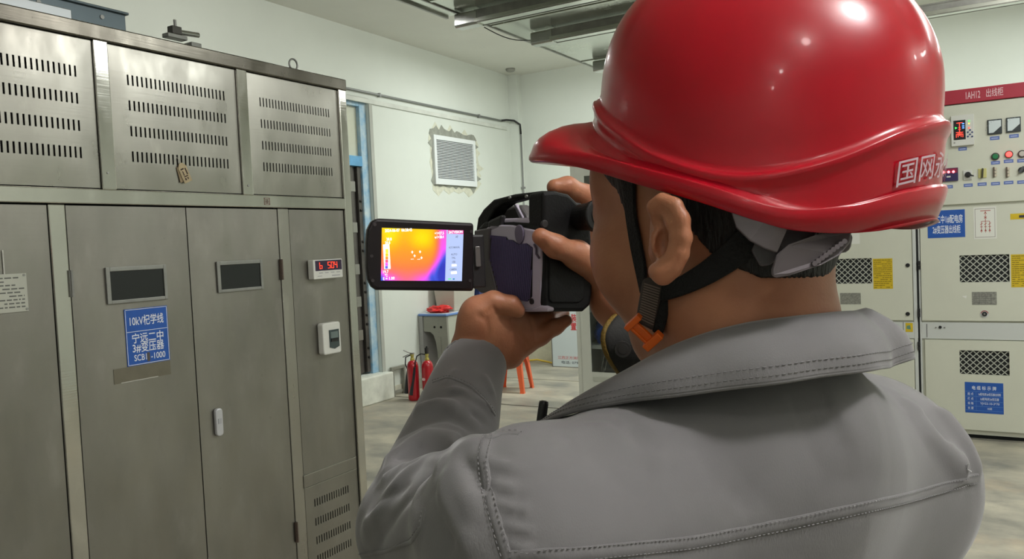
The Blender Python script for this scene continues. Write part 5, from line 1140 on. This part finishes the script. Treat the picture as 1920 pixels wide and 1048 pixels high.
col = link_mesh('collar', V, Fc, M_jk, per, smooth=True, solid=.0028); col['label'] = 'turned-down grey jacket collar'
# collar edge stitching lines
b = MB(); edge = [V[i*nr+nr-1] for i in range(N_)]; b.tube(edge, .0016, 6); b.build('collar_edge', M_jk, col, smooth=True)
for kk, m_ in ((nr-3, M_std), (nr-4, M_st)):
    pts = resample([V[i*nr+kk] for i in range(N_)], .0036); b = MB()
    for i in range(len(pts)-1):
        t = pts[i+1]-pts[i]; t /= np.linalg.norm(t); o_ = pts[i]-Cc; o_ -= UP*(o_@UP); o_ /= np.linalg.norm(o_); s_ = np.cross(o_, t); c = pts[i]+o_*.0018+UP*.0006; w_ = .0004
        b.add([c-t*.0013-s_*w_, c-t*.0013+s_*w_, c+t*.0013+s_*w_, c+t*.0013-s_*w_, c+o_*.0004], [(0, 1, 4), (1, 2, 4), (2, 3, 4), (3, 0, 4)])
    o = b.build('stitching', m_, col); o['kind'] = 'stuff'
# right cuff standing open, gold-edged
M_cuffd = mat('dark_cuff_cloth', (46, 46, 44), .85, bump=.15, bs=300); M_gold = mat('gold_binding', (126, 100, 30), .6, bump=.6, bs=400)
def cuff():
    pts = [(1172, 588, .800), (1142, 600, .795), (1121, 622, .795), (1132, 648, .795), (1158, 680, .80), (1178, 698, .805)]
    near = smooth3(np.array([P(*q) for q in pts]), 1); ax_ = P(1290, 660, .80)-P(1150, 640, .795); back = (cf*.05)
    V = []; K = len(near); cols = (0, .35, .7, 1.)
    for i in range(K):
        for t in cols: V.append(near[i]+ax_*t*(1.0)+back*.0)
    for i in range(K):
        for t in cols: V.append(near[i]+ax_*t+back*(.9-.2*math.sin(math.pi*i/(K-1)))+cr*.006)
    n_ = len(cols); Fc = []
    # wrap: near face then far face as a flattened sleeve
    V = []
    ring = []
    for k_ in range(28):
        q = 2*math.pi*k_/28; ring.append(q)
    c0 = P(1160, 645, .82); ua = P(1178, 700, .82)-P(1172, 586, .82); ua = ua/2; ub = cf*.036-cr*.0
    def rp_(q, t): 
        lip = P(1121, 622, .82)-P(1175, 640, .82)
        base = c0+ua*math.cos(q)+ub*math.sin(q)+lip*.9*(math.sin(q*1.0+0)*-.35 if False else max(0, 1-abs(math.cos(q))**2)*.75*(1 if math.sin(q) < 0 else .5))
        return base+ax_*t*1.15
    for t in (0, .06, .3, .6, 1.):
        for q in ring: V.append(rp_(q, t))
    for r_ in range(4):
        for k_ in range(28): k2 = (k_+1) % 28; Fc.append((r_*28+k_, r_*28+k2, (r_+1)*28+k2, (r_+1)*28+k_))
    o = link_mesh('right_cuff', V, Fc, M_cuffd, per, smooth=True, solid=.003)
    b = MB(); b.tube([rp_(q, -.004) for q in ring]+[rp_(ring[0], -.004)], .0026, 8); b.build('cuff_binding', M_gold, o, smooth=True)
    c = P(1168, 655, .775); b = MB((c, cr, cu)); b.disc(0, 0, .008, -.006, .0, 20); b.disc(0, 0, .005, 0, .0006, 16); b.build('cuff_button', mat('button_dark', (58, 58, 56), .35), o, bevel=.001)
    return o
cuff_o = cuff()
# ---------------------------------------------------------------- trousers and boots (below the frame)
hipc = MS+TF*.02; hipc = np.array([hipc[0], hipc[1], .88]); legs = []
for s_ in (-1, 1):
    h_ = hipc+TR*s_*.09; k_ = np.array([h_[0], h_[1], .48])+TF*.02+TR*s_*.02; f_ = np.array([k_[0], k_[1], .09])-TF*.02+TR*s_*.01; legs += [rc(h_, k_, .088, .064), rc(k_, f_, .064, .052)]
tg_ = Grp([ell(hipc+UP*.02, (.12, .165, .14), TM)]+legs, .03); sdf_obj('trousers', lambda p: np.maximum(tg_.f(np.ascontiguousarray(p, np.float32)), .07-p[:, 2]), tg_.lo, tg_.hi, .012, mat('grey_trousers', (92, 92, 94), .85, bump=.3, bs=200), per)
for s_ in (-1, 1):
    c = hipc+TR*s_*.12; c = np.array([c[0], c[1], 0]); bg = Grp([rc(c+UP*.045-TF*.06, c+UP*.042+TF*.13, .043, .042), rc(c+UP*.05-TF*.05, c+UP*.15-TF*.04, .045, .05)], .03)
    sdf_obj('work_boot', lambda p: np.maximum(bg.f(np.ascontiguousarray(p, np.float32)), .0-p[:, 2]), bg.lo, bg.hi, .006, mat('black_leather', (30, 29, 28), .5), per)
# ================================================================ HARD HAT
hX0 = hdir(38); hx_a = math.radians(8); HHX = math.cos(hx_a)*hX0+math.sin(hx_a)*UP; HHY = np.cross(UP, hX0); HHZ = -math.sin(hx_a)*hX0+math.cos(hx_a)*UP
HC = np.array([-.147, .582, 1.5]); HL, HW = .121, .108
M_hat = mat('red_hard_hat', (186, 0, 30), .28, coat=.25, spec=.5, bump=.05, bs=30)
hat = thing('hard_hat', 'glossy red hard hat with white characters on its back band, worn by the worker', 'helmet', tuple(HC))
zr_t = [0, 20, 33, 50, 64, 73, 84, 93, 101, 110, 119, 128, 137, 147, 156, 167, 180]; zr_v = [.091, .0895, .0865, .0715, .0615, .0525, .0455, .0408, .0382, .0388, .0428, .0490, .0560, .0665, .0728, .0780, .0815]
zb_t = [0, 30, 50, 61, 74, 86, 99, 109, 117, 127, 142, 158, 169, 180]; zb_v = [.042, .041, .038, .0345, .0300, .0258, .0203, .0142, .0098, .0086, .0104, .0158, .019, .020]
def sm(T, Vv, th, w=6.):
    th = abs((th+180) % 360-180); return float(sum(np.interp(abs(((th+o) if th+o <= 180 else 360-(th+o))), T, Vv) for o in (-w, -w/2, 0, w/2, w))/5)
def sstep(a, b, x): t = min(1, max(0, (x-a)/(b-a))); return t*t*(3-2*t)
APEX = .188
def hat_pt(th, r_, z): q = math.radians(th); return HC+HHX*HL*r_*math.cos(q)+HHY*HW*r_*math.sin(q)+HHZ*z
def hat_profile(th):
    a = abs((th+180) % 360-180); zr, zb = sm(zr_t, zr_v, th), sm(zb_t, zb_v, th); br = 1-sstep(22, 66, a); fl = sstep(112, 158, a); rows = []
    for i in range(26):                                  # dome, apex to ridge
        ph = math.radians(90*(1-i/25)); c, s_ = math.cos(ph), math.sin(ph); r_ = .955*max(c, 1e-4)**.80; z = (zr+.006)+(APEX-zr-.006)*s_**.90
        lat = abs(r_*HW*math.sin(math.radians(th))); crest = .0045*(1-sstep(.016, .030, lat))*(1-sstep(.75, 1.0, 1-s_))
        rows.append((r_, z+crest, s_))
    rows += [(.962, zr+.0035), (.978, zr+.0012), (.994, zr+.0006), (1.0, zr-.0006), (1.001, zr-.003), (.990, zr-.006), (.984, zr-.011)]
    zj = zb+.016+br*.020
    zj = zb+.015+br*.018; ztip = .0475; R1 = 1.05+br*.34-fl*.035
    rows += [(.984+.008*t, zr-.011+(zj-zr+.011)*t) for t in (.3, .6, .9)]+[(.995, zj)]
    for t in (.12, .3, .5, .7, .86, .95):                # brim (front) / rain channel (back)
        zf = ztip-.001+(zj-ztip)*math.sqrt(max(0, 1-t*t)); zs = zb+.0115+fl*(.012*t**2.2-.004*math.sin(math.pi*t)); rows.append((.998+(R1-.998)*t, zf*br+zs*(1-br)))
    e_ = zb+.0105+fl*.012; zo = ztip*br+e_*(1-br)
    rows += [(R1, zo), (R1+.008, zo-.0022), (R1+.007-fl*.006, zo-.005-fl*.004), (R1-.004-fl*.022, (zo-.0062)*br+(zb+.0006)*(1-br)), (R1-.02-fl*.022, (zo-.0068)*br+(zb)*(1-br))]
    rows += [(.998+(R1-1)*.4, zb*(1-br)+(zb+.001)*br), (.975, zb+.003), (.965, zb+.012), (.955, zr-.004)]
    for i in range(1, 9):
        ph = math.radians(90*i/8); rows.append((.925*max(math.cos(ph), 1e-4)**.8, zr+(APEX-.005-zr)*math.sin(ph)**.9, math.sin(ph)))
    return rows
NT = 192; V = []; pr0 = None
profs = [hat_profile(360*i/NT) for i in range(NT)]; nr = len(profs[0])
for i in range(NT):
    for q_ in profs[i]: V.append(hat_pt(360*i/NT, q_[0], q_[1])+(HHX*.010*q_[2]**1.5 if len(q_) > 2 else 0))
Fc = [(i*nr+j, i*nr+j+1, ((i+1) % NT)*nr+j+1, ((i+1) % NT)*nr+j) for i in range(NT) for j in range(nr-1)]
link_mesh('shell', V, Fc, M_hat, hat, smooth=True)
# characters on the back band
Vt, Ft_ = text_geo('国网永州供电', .0185, 'LEFT', .004)
Vt[:, 0] -= Vt[:, 0].min(); Wt = Vt[:, 0].max(); hh = (Vt[:, 1].max()+Vt[:, 1].min())/2; th0, th1 = 151.5, 208.5
V = []
for v in Vt:
    u = v[0]/Wt; th = th0+(th1-th0)*u; zc = (sm(zr_t, zr_v, th)-.011+sm(zb_t, zb_v, th)+.018)/2-.000; V.append(hat_pt(th, 1.0025, zc+(v[1]-hh)*.92+.0005))
link_mesh('lettering', V, Ft_, mat('white_hat_print', (214, 190, 200), .5), hat)
# inner suspension, ratchet band, chin straps
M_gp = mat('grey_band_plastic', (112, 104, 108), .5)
def band(name, px, w, m, par, d=None, th=.0025, f=None, off=.0015, up=None, sub=1):
    f = f or body_f; c = smooth_px([(x[0], x[1]) for x in px], 40); ds = None
    if len(px[0]) > 2: ds = np.interp(np.linspace(0, 1, 40), np.linspace(0, 1, len(px)), [x[2] for x in px])
    q = []
    for i, (x, y) in enumerate(c):
        if ds is not None: q.append(P(x, y, ds[i]))
        else:
            h_ = march(f, x, y); q.append(h_ if h_ is not None else q[-1])
    q = smooth3(np.array(q), 3); q = resample(q, .005); V = []; k = len(q)
    for i in range(k):
        t = q[min(i+1, k-1)]-q[max(i-1, 0)]; t /= np.linalg.norm(t); view = CP-q[i]; n = normal_at(f, q[i]) if ds is None else view/np.linalg.norm(view)
        if ds is not None and up is not None: n = up
        s_ = np.cross(n, t); s_ /= np.linalg.norm(s_); n = np.cross(t, s_); ww = w[0]+(w[1]-w[0])*i/(k-1) if hasattr(w, '__len__') else w
        o_ = n*off
        for a, b_ in ((-.5, 0), (-.47, th), (.47, th), (.5, 0)): V.append(q[i]+s_*a*ww+n*b_+o_)
    Fc = [(i*4+j, i*4+(j+1) % 4, (i+1)*4+(j+1) % 4, (i+1)*4+j) for i in range(k-1) for j in range(4)]+[(3, 2, 1, 0), tuple((k-1)*4+j for j in range(4))]
    return link_mesh(name, V, Fc, m, par, smooth=False, bevel=.0006)
M_web = mat('black_webbing', (17, 17, 18), .75, bump=.5, bs=500)
st1 = band('chin_strap', [(1184, 335), (1188, 400), (1198, 460), (1207, 505), (1214, 545)], (.0128, .0105), M_web, hat, off=.0015)
st2 = band('chin_strap', [(1432, 425), (1400, 452), (1372, 480), (1330, 512), (1290, 535), (1248, 552)], (.021, .0105), M_web, hat, off=.003)
def plate(name, px, d, m, par, th=.004, bev=.0015):
    pts = [P(x, y, dd_) for (x, y), dd_ in zip(px, d)]; ctr = sum(pts)/len(pts); n = CP-ctr; n /= np.linalg.norm(n); V = [p for p in pts]+[p-n*th for p in pts]; k = len(pts)
    a = sum(px[i][0]*px[(i+1) % k][1]-px[(i+1) % k][0]*px[i][1] for i in range(k)); f0 = tuple(range(k)) if a < 0 else tuple(range(k-1, -1, -1)); f1 = tuple(k+i for i in reversed(f0)); sd = [(f0[i], f0[i-1], f0[i-1]+k, f0[i]+k) for i in range(k)]
    return link_mesh(name, V, [f0, f1]+sd, m, par, bevel=bev)
dq = min(float((march(body_f, x, y)-CP)@cf) for x, y in ((1212, 530), (1216, 560), (1240, 545), (1252, 560), (1240, 600), (1205, 600)))-.002
plate('chin_strap', [(1238, 532), (1264, 546), (1258, 575), (1242, 630), (1222, 622), (1232, 575)], [dq+.002]*6, M_web, hat, .008)
st3 = plate('webbing_slide', [(1205, 524), (1216, 519), (1246, 532), (1243, 545), (1224, 620), (1192, 603), (1196, 575)], [dq]*7, mat('ribbed_webbing', (66, 57, 52), .7, bump=.3, bs=300), hat, .008)
b = MB()
for k_ in range(15):
    t = k_/14; xa_, ya_, xb_, yb_ = 1208-11*t, 532+64*t, 1238-13*t, 541+68*t; b.tube([P(xa_, ya_, dq-.0003), P(xb_, yb_, dq-.0003)], .00055, 6)
o = b.build('webbing_rib', mat('rib_tan', (124, 108, 98), .7), st3); o['kind'] = 'stuff'
M_oc = mat('orange_clip', (226, 98, 14), .4)
dm = dq-.003; pa, pb = P(1188, 604, dm), P(1224, 634, dm-.002); n_ = normal_at(body_f, march(body_f, 1216, 560)); vv = CP-pa; vv /= np.linalg.norm(vv); n_ = n_*.4+vv*.6; n_ /= np.linalg.norm(n_); dd = P(1224, 636, .5)-P(1186, 600, .5); dd /= np.linalg.norm(dd); uu = np.cross(n_, dd); base = pa
Lc = np.linalg.norm(pb-pa)*1.02; b = MB((base, dd, uu)); b.box((-.001, -.0050, 0), (Lc+.002, .0030, .0042)); b.box((-.0025, -.0065, -.001), (.0015, .0080, .0065)); b.box((Lc-.002, -.0070, -.001), (Lc+.0035, .0090, .0070)); b.box((.001, -.004, .0042), (Lc, -.002, .0056))
b.build('buckle', M_oc, hat, bevel=.0012)
# grey cradle pieces showing at the back below the rim
c1_ = band('cradle_tab', [(1400, 392, .470), (1408, 420, .468), (1440, 438, .466), (1462, 446, .468)], .018, M_gp, hat, th=.003)
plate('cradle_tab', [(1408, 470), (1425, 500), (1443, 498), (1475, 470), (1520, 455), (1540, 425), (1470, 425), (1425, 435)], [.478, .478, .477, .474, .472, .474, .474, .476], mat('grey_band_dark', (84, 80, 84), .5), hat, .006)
nb_ = plate('nape_strap', [(1446, 505), (1446, 518), (1456, 521), (1480, 517), (1540, 497), (1575, 478), (1594, 455), (1597, 432), (1530, 440), (1478, 458), (1455, 478)], [.466, .466, .465, .464, .462, .464, .470, .474, .462, .462, .464], M_gp, hat, .004, .0018)
b = MB()
for k_ in range(9):
    c = P(1528+k_*7, 494-k_*5.2, .4625); b.tube([c, c+cf*.006], .0016, 8)
o = b.build('ratchet_teeth', M_gp, nb_); o['kind'] = 'stuff'
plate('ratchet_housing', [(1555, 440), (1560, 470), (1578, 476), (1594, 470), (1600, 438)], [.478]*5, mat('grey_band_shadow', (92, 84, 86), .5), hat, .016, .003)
# ================================================================ HANDHELD THERMAL IMAGER
Df = hdir(55); Dlft = np.cross(UP, Df); Dr = -Dlft; DO = P(1015, 500, .78); DW = .064
LFr = (DO, -Df, UP); RFr = (DO, Dr, UP)
def on(fr, px, py, n=0.):
    o, r_, u_ = fr; nn = np.cross(r_, u_); q = ray(px, py); t = ((o+nn*n-CP)@nn)/(q@nn); w_ = CP+q*t-o; return float(w_@r_), float(w_@u_)
def poly(fr, pts, n=0.): return [on(fr, x, y, n) for x, y in pts]
M_db = mat('imager_black', (10, 10, 11), .55, bump=.1, bs=400, spec=.3); M_dg_ = mat('imager_grey', (128, 124, 130), .42); M_dlt = mat('imager_violet_lit_grey', (198, 188, 206), .4); M_dd = mat('imager_charcoal', (40, 38, 40), .5)  # the light grey has purple light tinted into its colour
ti = thing('thermal_imager', 'black and grey handheld thermal imaging device held up in both hands, colourful screen folded out', 'device', tuple(DO-UP*.05))
sp_ = poly(LFr, [(893, 428), (905, 416), (960, 414), (1015, 420), (1016, 583), (945, 581), (908, 548), (895, 522)])
MB(LFr).prism(sp_, -DW, 0).build('housing', M_db, ti, bevel=.005, seg=3)
rp2 = poly(RFr, [(1014, 440), (1014, 574), (1022, 584), (1090, 584), (1104, 572), (1107, 545), (1107, 470), (1104, 425), (1084, 385), (1062, 364), (1036, 358), (1014, 360)])
MB(RFr).prism(rp2, -.022, .004).build('rear_grip', M_db, ti, bevel=.005, seg=3)
MB(RFr).prism(poly(RFr, [(1028, 470), (1028, 562), (1034, 568), (1084, 568), (1094, 560), (1094, 500), (1070, 490)], .004), .003, .0055).build('battery_door', M_db, ti, bevel=.002)
hd = poly(LFr, [(891, 436), (895, 408), (905, 392), (924, 374), (962, 364), (1012, 358), (1022, 358), (1022, 372), (1013, 371), (985, 371), (945, 382), (928, 394), (918, 412), (912, 436)], -.012)
MB(LFr).prism(hd, -.030, -.012).build('carry_handle', M_db, ti, bevel=.003, seg=3)
b = MB(LFr)
for px_ in (955, 986, 1013): s_, t_ = on(LFr, px_, 364-(px_-955)*.08, -.009); b.disc(s_, t_-.0035, .0016, -.0105, -.0085, 8)
b.build('handle_screws', M_alu, ti)
MB(LFr).prism(poly(LFr, [(915, 418), (924, 400), (934, 388), (964, 384), (976, 404), (980, 418)], -.030), -.052, -.036).build('lens_barrel_cover', mat('imager_mid_grey', (84, 80, 80), .45), ti, bevel=.004, seg=3)
MB(LFr).prism(poly(LFr, [(962, 384), (966, 382), (979, 406), (981, 416), (976, 416)], -.034), -.0385, -.034).build('barrel_trim', M_dlt, ti, bevel=.001)
MB(LFr).prism(poly(LFr, [(938, 410), (994, 408), (1003, 420), (938, 420)], -.004), -.010, -.002).build('top_ledge', M_dlt, ti, bevel=.002)
MB(LFr).prism(poly(LFr, [(918, 414), (936, 405), (945, 402), (942, 430), (918, 440)]), -.004, .003).build('corner_cover', M_dd, ti, bevel=.003)
pan = poly(LFr, [(912, 430), (925, 421), (962, 422), (1008, 432), (1017, 442), (1018, 574), (1002, 580), (975, 578), (936, 552), (914, 540)])
sp = MB(LFr).prism(pan, -.001, .003).build('side_panel', M_dlt, ti, bevel=.0015)
MB(LFr).prism(poly(LFr, [(893, 432), (921, 427), (920, 486), (936, 552), (905, 549), (894, 540)], .003), .0005, .006).build('screen_hinge_plate', mat('hinge_plate_grey', (92, 86, 88), .45), ti, bevel=.0015)
vp = poly(LFr, [(922, 441), (950, 444), (953, 449), (962, 450), (974, 458), (988, 456), (999, 464), (998, 556), (990, 565), (952, 558), (937, 548), (921, 488)], .003)
ve = MB(LFr).prism(vp, .0025, .0038).build('vent_recess', mat('vent_black', (16, 14, 20), .6), sp)
def clipline(pg, x0, y0, dx, dy):
    ts = []; k = len(pg)
    for i in range(k):
        (ax, ay), (bx, by_) = pg[i], pg[(i+1) % k]; ex, ey = bx-ax, by_-ay; den = dx*ey-dy*ex
        if abs(den) < 1e-12: continue
        t = ((ax-x0)*ey-(ay-y0)*ex)/den; u = ((ax-x0)*dy-(ay-y0)*dx)/den
        if 0 <= u <= 1: ts.append(t)
    ts.sort(); return ts
b = MB(LFr); xs = [p[0] for p in vp]; ysv = [p[1] for p in vp]
for i in range(44):
    x0 = min(xs)-.03+i*.0031; tt = clipline(vp, x0, min(ysv), .22, 1.)
    for a_, c_ in zip(tt[::2], tt[1::2]):
        if c_-a_ < .003: continue
        p0 = (x0+.22*a_, min(ysv)+a_); p1_ = (x0+.22*c_, min(ysv)+c_); w_ = .0006
        b.add([(p0[0]-w_, p0[1], .0038), (p0[0]+w_, p0[1], .0038), (p1_[0]+w_, p1_[1], .0038), (p1_[0]-w_, p1_[1], .0038), (p0[0], p0[1], .0052), (p1_[0], p1_[1], .0052)], [(0, 1, 4), (1, 2, 5, 4), (2, 3, 5), (3, 0, 4, 5)])
o = b.build('vent_rib', mat('rib_violet_grey', (100, 90, 128), .5), sp); o['kind'] = 'stuff'
s_, t_ = on(LFr, 976, 437, .003); MB(LFr).prism([(s_+.0075*math.cos(q), t_+.0085*math.sin(q)*(1.0 if math.sin(q) > 0 else 1.3)) for q in np.linspace(0, 2*math.pi, 20, endpoint=False)], .003, .0055).build('panel_latch', mat('latch_violet', (116, 106, 128), .4), sp, bevel=.001)
s_, t_ = on(LFr, 998, 565, .003); MB(LFr).disc(s_, t_, .003, .003, .0045, 12).build('panel_screw', M_dd, sp)
b = MB(LFr); pts = [on(LFr, x, y, .004)+(.0045,) for x, y in ((1002, 458), (1006, 466), (1006, 476), (1012, 484))]; b.tube(pts, .0011, 6); b.build('cable_hook', mat('latch_dark', (90, 78, 98), .4), sp, smooth=True)
MB(LFr).prism(poly(LFr, [(960, 574), (1002, 579), (1018, 572), (1032, 577), (1032, 584), (965, 584)], .001), -.004, .0045).build('base_bracket', M_dlt, ti, bevel=.0015)
# eyepiece and lens
b = MB(); c0 = P(1070, 409, .815); ax_ = -Df; b.tube([c0+Df*.03, c0, c0+ax_*.012, c0+ax_*.0122, c0+ax_*.030, c0+ax_*.042, c0+ax_*.044], [.0150, .0150, .0150, .0128, .0140, .0168, .0160], 28); b.build('eyepiece', mat('rubber_black', (12, 12, 13), .55), ti, smooth=False, bevel=.001)
b = MB(); b.tube([c0+ax_*.0441, c0+ax_*.0446], .0095, 20); b.build('ocular_glass', M_black, ti)
lc = DO+Df*.10+Dr*.032+UP*.0; b = MB(); b.tube([lc, lc+Df*.02, lc+Df*.0205, lc+Df*.055, lc+Df*.06], [.026, .026, .029, .029, .027], 32); b.build('objective_lens', M_db, ti, bevel=.001)
b = MB(); b.tube([lc+Df*.0601, lc+Df*.0605], .021, 28); b.build('objective_glass', M_black, ti)
# dark control buttons by the thumb
for px_, py_ in ((989, 420), (1050, 452)): s_, t_ = on(RFr, max(px_, 1020), py_, .004); MB(RFr).disc(s_, t_, .004, .003, .006, 14).build('control_button', M_dd, ti, bevel=.0008)
# ---- flip-out screen
A0 = P(688, 478, .765); B0 = P(893, 483, .800); sr_ = B0-A0; sr_ -= UP*(sr_@UP); sr_ /= np.linalg.norm(sr_); roll_ = .018; SRt = sr_*math.cos(roll_)-UP*math.sin(roll_)*0; SFr = (A0, sr_, UP)
out = poly(SFr, [(889, 418), (889, 546), (706, 544), (697, 538), (690, 524), (687, 500), (687, 455), (689, 430), (696, 416), (706, 409)])
scr = MB(SFr).prism(out, -.012, 0).build('screen_housing', mat('screen_black_plastic', (26, 18, 22), .42), ti, bevel=.003, seg=3)
M_th = bpy.data.materials.new('thermal_picture'); M_th.use_nodes = True; nt = M_th.node_tree; bb_ = nt.nodes['Principled BSDF']
vc = nt.nodes.new('ShaderNodeVertexColor'); vc.layer_name = 'picture'; nt.links.new(vc.outputs[0], bb_.inputs['Emission Color']); bb_.inputs['Emission Strength'].default_value = .95; bb_.inputs['Base Color'].default_value = (.01, .01, .01, 1); bb_.inputs['Roughness'].default_value = .25
quad = [on(SFr, *q, .0005) for q in ((714, 526), (866, 527), (869, 432), (716, 427))]
def bil(u, v): a, b_, c, d = [np.array(q) for q in quad]; return (a*(1-u)+b_*u)*(1-v)+(d*(1-u)+c*u)*v
nu, nv = 120, 76; V = []; cols = []
pal_t = [0, .12, .30, .48, .62, .78, .92, 1.]; pal = np.array([(50, 60, 190), (70, 90, 225), (250, 92, 250), (255, 112, 130), (255, 130, 70), (255, 168, 30), (255, 222, 0), (255, 240, 40)])
for j in range(nv+1):
    for i in range(nu+1):
        u, v = i/nu, j/nv; s_, t_ = bil(u, v); V.append((s_, t_, .0006)); U = u/.79
        edge = .96-.14*math.exp(-((v-.12)/.30)**2)-.05*v; band_ = 1/(1+math.exp(-(U-edge)/.035))
        T = .60+.22*v+.16*math.exp(-((U-.62)/.2)**2-((v-.80)/.22)**2)+.16*math.exp(-((U-.12)/.16)**2-((v-.85)/.28)**2)-.30*math.exp(-(v/.20)**2)*(.8+.3*math.sin(U*9+1.2))-.18*math.exp(-((U)/.05)**2)*(1-v)
        T = T*(1-band_)+band_*(.30-.34*(1/(1+math.exp((v-.52)/.07)))*min(1, max(0, (U-edge)/.08))+.04*v)
        T -= .22*math.exp(-((U-edge+.02)/.07)**2)*(.3+.7*(v < 2))
        c = [np.interp(T, pal_t, pal[:, k]) for k in range(3)]
        if u > .788: c = (188, 206, 250)
        if u > .80 and v > .93: c = (240, 80, 170)
        cols.append([lin(x) for x in c]+[1])
Fc = [(j*(nu+1)+i, j*(nu+1)+i+1, (j+1)*(nu+1)+i+1, (j+1)*(nu+1)+i) for j in range(nv) for i in range(nu)]
b = MB(SFr); b.add(V, Fc); ds = b.build('display', M_th, scr); ds['label'] = 'lit thermal picture in orange, yellow and magenta'
ca = ds.data.color_attributes.new('picture', 'FLOAT_COLOR', 'POINT'); ca.data.foreach_set('color', np.array(cols, np.float32).ravel())
M_sw = mat('screen_white', (255, 255, 255), .5, emit=.9); M_sk = mat('screen_ink', (110, 120, 150), .5, emit=.7)
def st_(body, u, v, h_, m, width=None, al='LEFT', bold=.02): s_, t_ = bil(u, v); return text('screen_text', body, SFr, s_, t_, .0008, h_, m, scr, width, al, bold)
SWd = abs(quad[1][0]-quad[0][0])
st_('2024-06-07  06:28:43', .035, .945, .0040, M_sw, SWd*.33); st_('+1=27.5', .64, .925, .0040, M_sw, SWd*.115); st_('w1=28.4', .64, .85, .0040, M_sw, SWd*.115)
st_('28.8', .055, .785, .0038, M_sw, SWd*.065); st_('28.8', .04, .715, .0038, M_sw, SWd*.062); st_('19.7', .025, .165, .0038, M_sw, SWd*.065); st_('℃', .045, .10, .0036, M_sw, SWd*.035); st_('E = 1.00', .025, .035, .0038, M_sw, SWd*.14)
st_('SATVISION', .815, .955, .0036, M_sw, SWd*.175); st_('AF', .90, .87, .0032, M_sk, SWd*.035); st_('AUTO MANUAL', .82, .655, .0028, M_sk, SWd*.14); st_('AUTO', .85, .52, .0028, M_sk, SWd*.08); st_('PAL', .865, .455, .0030, M_sk, SWd*.045); st_('USB', .868, .375, .0030, M_sk, SWd*.04); st_('CAMERA', .84, .225, .0028, M_sk, SWd*.09)
def sq(u0, v0, u1, v1, m, name, n=.0008):
    a_, c_ = bil(u0, v0), bil(u1, v1); return MB(SFr).box((a_[0], a_[1], n-.0002), (c_[0], c_[1], n)).build(name, m, scr)
sq(.038, .215, .092, .69, M_sw, 'scale_frame', .0009)
ramp_ = [(.66, (255, 250, 230)), (.60, (255, 230, 60)), (.52, (255, 190, 20)), (.46, (240, 140, 40)), (.40, (230, 80, 120)), (.34, (240, 80, 240)), (.28, (90, 90, 220)), (.225, (30, 50, 150))]
for i in range(len(ramp_)-1): sq(.050, ramp_[i+1][0], .080, ramp_[i][0], mat('scale_step_%s' % 'abcdefgh'[i], ramp_[i][1], .5, emit=.9), 'scale_step', .0011)
for u, v in ((.37, .545), (.465, .555), (.40, .475), (.485, .44)):
    for du, dv, w_, h_ in (((-.012, 0), (.02, .008), 0, 0) if False else (-.012, .0, .026, .012), (-.003, -.02, .008, .05)): sq(u+du, v+dv-.0, u+du+w_, v+dv+h_, M_sw, 'cross_mark')
for u, v in ((.37, .43), (.45, .43)): sq(u-.015, v-.02, u+.02, v-.008, M_sw, 'cross_mark')
sq(.865, .285, .925, .335, M_sw, 'screen_icon'); sq(.86, .135, .93, .195, M_sw, 'screen_icon'); sq(.825, .030, .860, .050, mat('battery_green', (60, 230, 90), .5, emit=.9), 'screen_icon'); sq(.885, .025, .905, .055, mat('icon_teal', (50, 130, 170), .5, emit=.8), 'screen_icon')
for px_, py_ in ((703, 421), (697, 480), (699, 526), (884, 434), (881, 526)):
    s_, t_ = on(SFr, px_, py_, .0); MB(SFr).disc(s_, t_, .0016, -.001, .0006, 10).build('housing_screw', mat('screw_grey', (90, 84, 86), .4, .6), scr)
# hinge between screen and body
hb = MB(SFr); s0_, t0_ = on(SFr, 890, 440); s1_, t1_ = on(SFr, 906, 540); hb.box((s0_-.004, t1_, -.012), (s1_+.004, t0_, -.001)); hb.build('hinge_block', M_dd, ti, bevel=.002)
s0_, t0_ = on(SFr, 890, 462); s1_, t1_ = on(SFr, 901, 500); MB(SFr).prism(rrect(s0_, t1_, s1_, t0_, .0012), -.001, .002).build('hinge_cap', mat('hinge_silver', (136, 132, 130), .35, .5), ti, bevel=.0006)
# ---------------------------------------------------------------- black radio aerial clipped to the chest
a0 = P(1020, 752, .66); a1_ = P(1008, 840, .655); ra = thing('radio_aerial', 'short black tube like an aerial rising in front of the collar tip', 'aerial', tuple(a1_))
dv = (a0-a1_)/np.linalg.norm(a0-a1_)
b = MB(); b.tube([a1_-dv*.02, a0-dv*.002, a0], [.0042, .0040, .0036], 18); b.build('tube', mat('aerial_black', (20, 20, 21), .35), ra, smooth=False)
b = MB(); b.tube([a0+dv*.0001, a0+dv*.0005], .0022, 12); b.build('tip_hole', M_gap, ra)
b = MB((a1_-dv*.055, cr, cu)); b.prism(rrect(-.022, -.06, .022, .05, .006), -.03, -.006); b.build('radio_body', M_db, ra, bevel=.003)
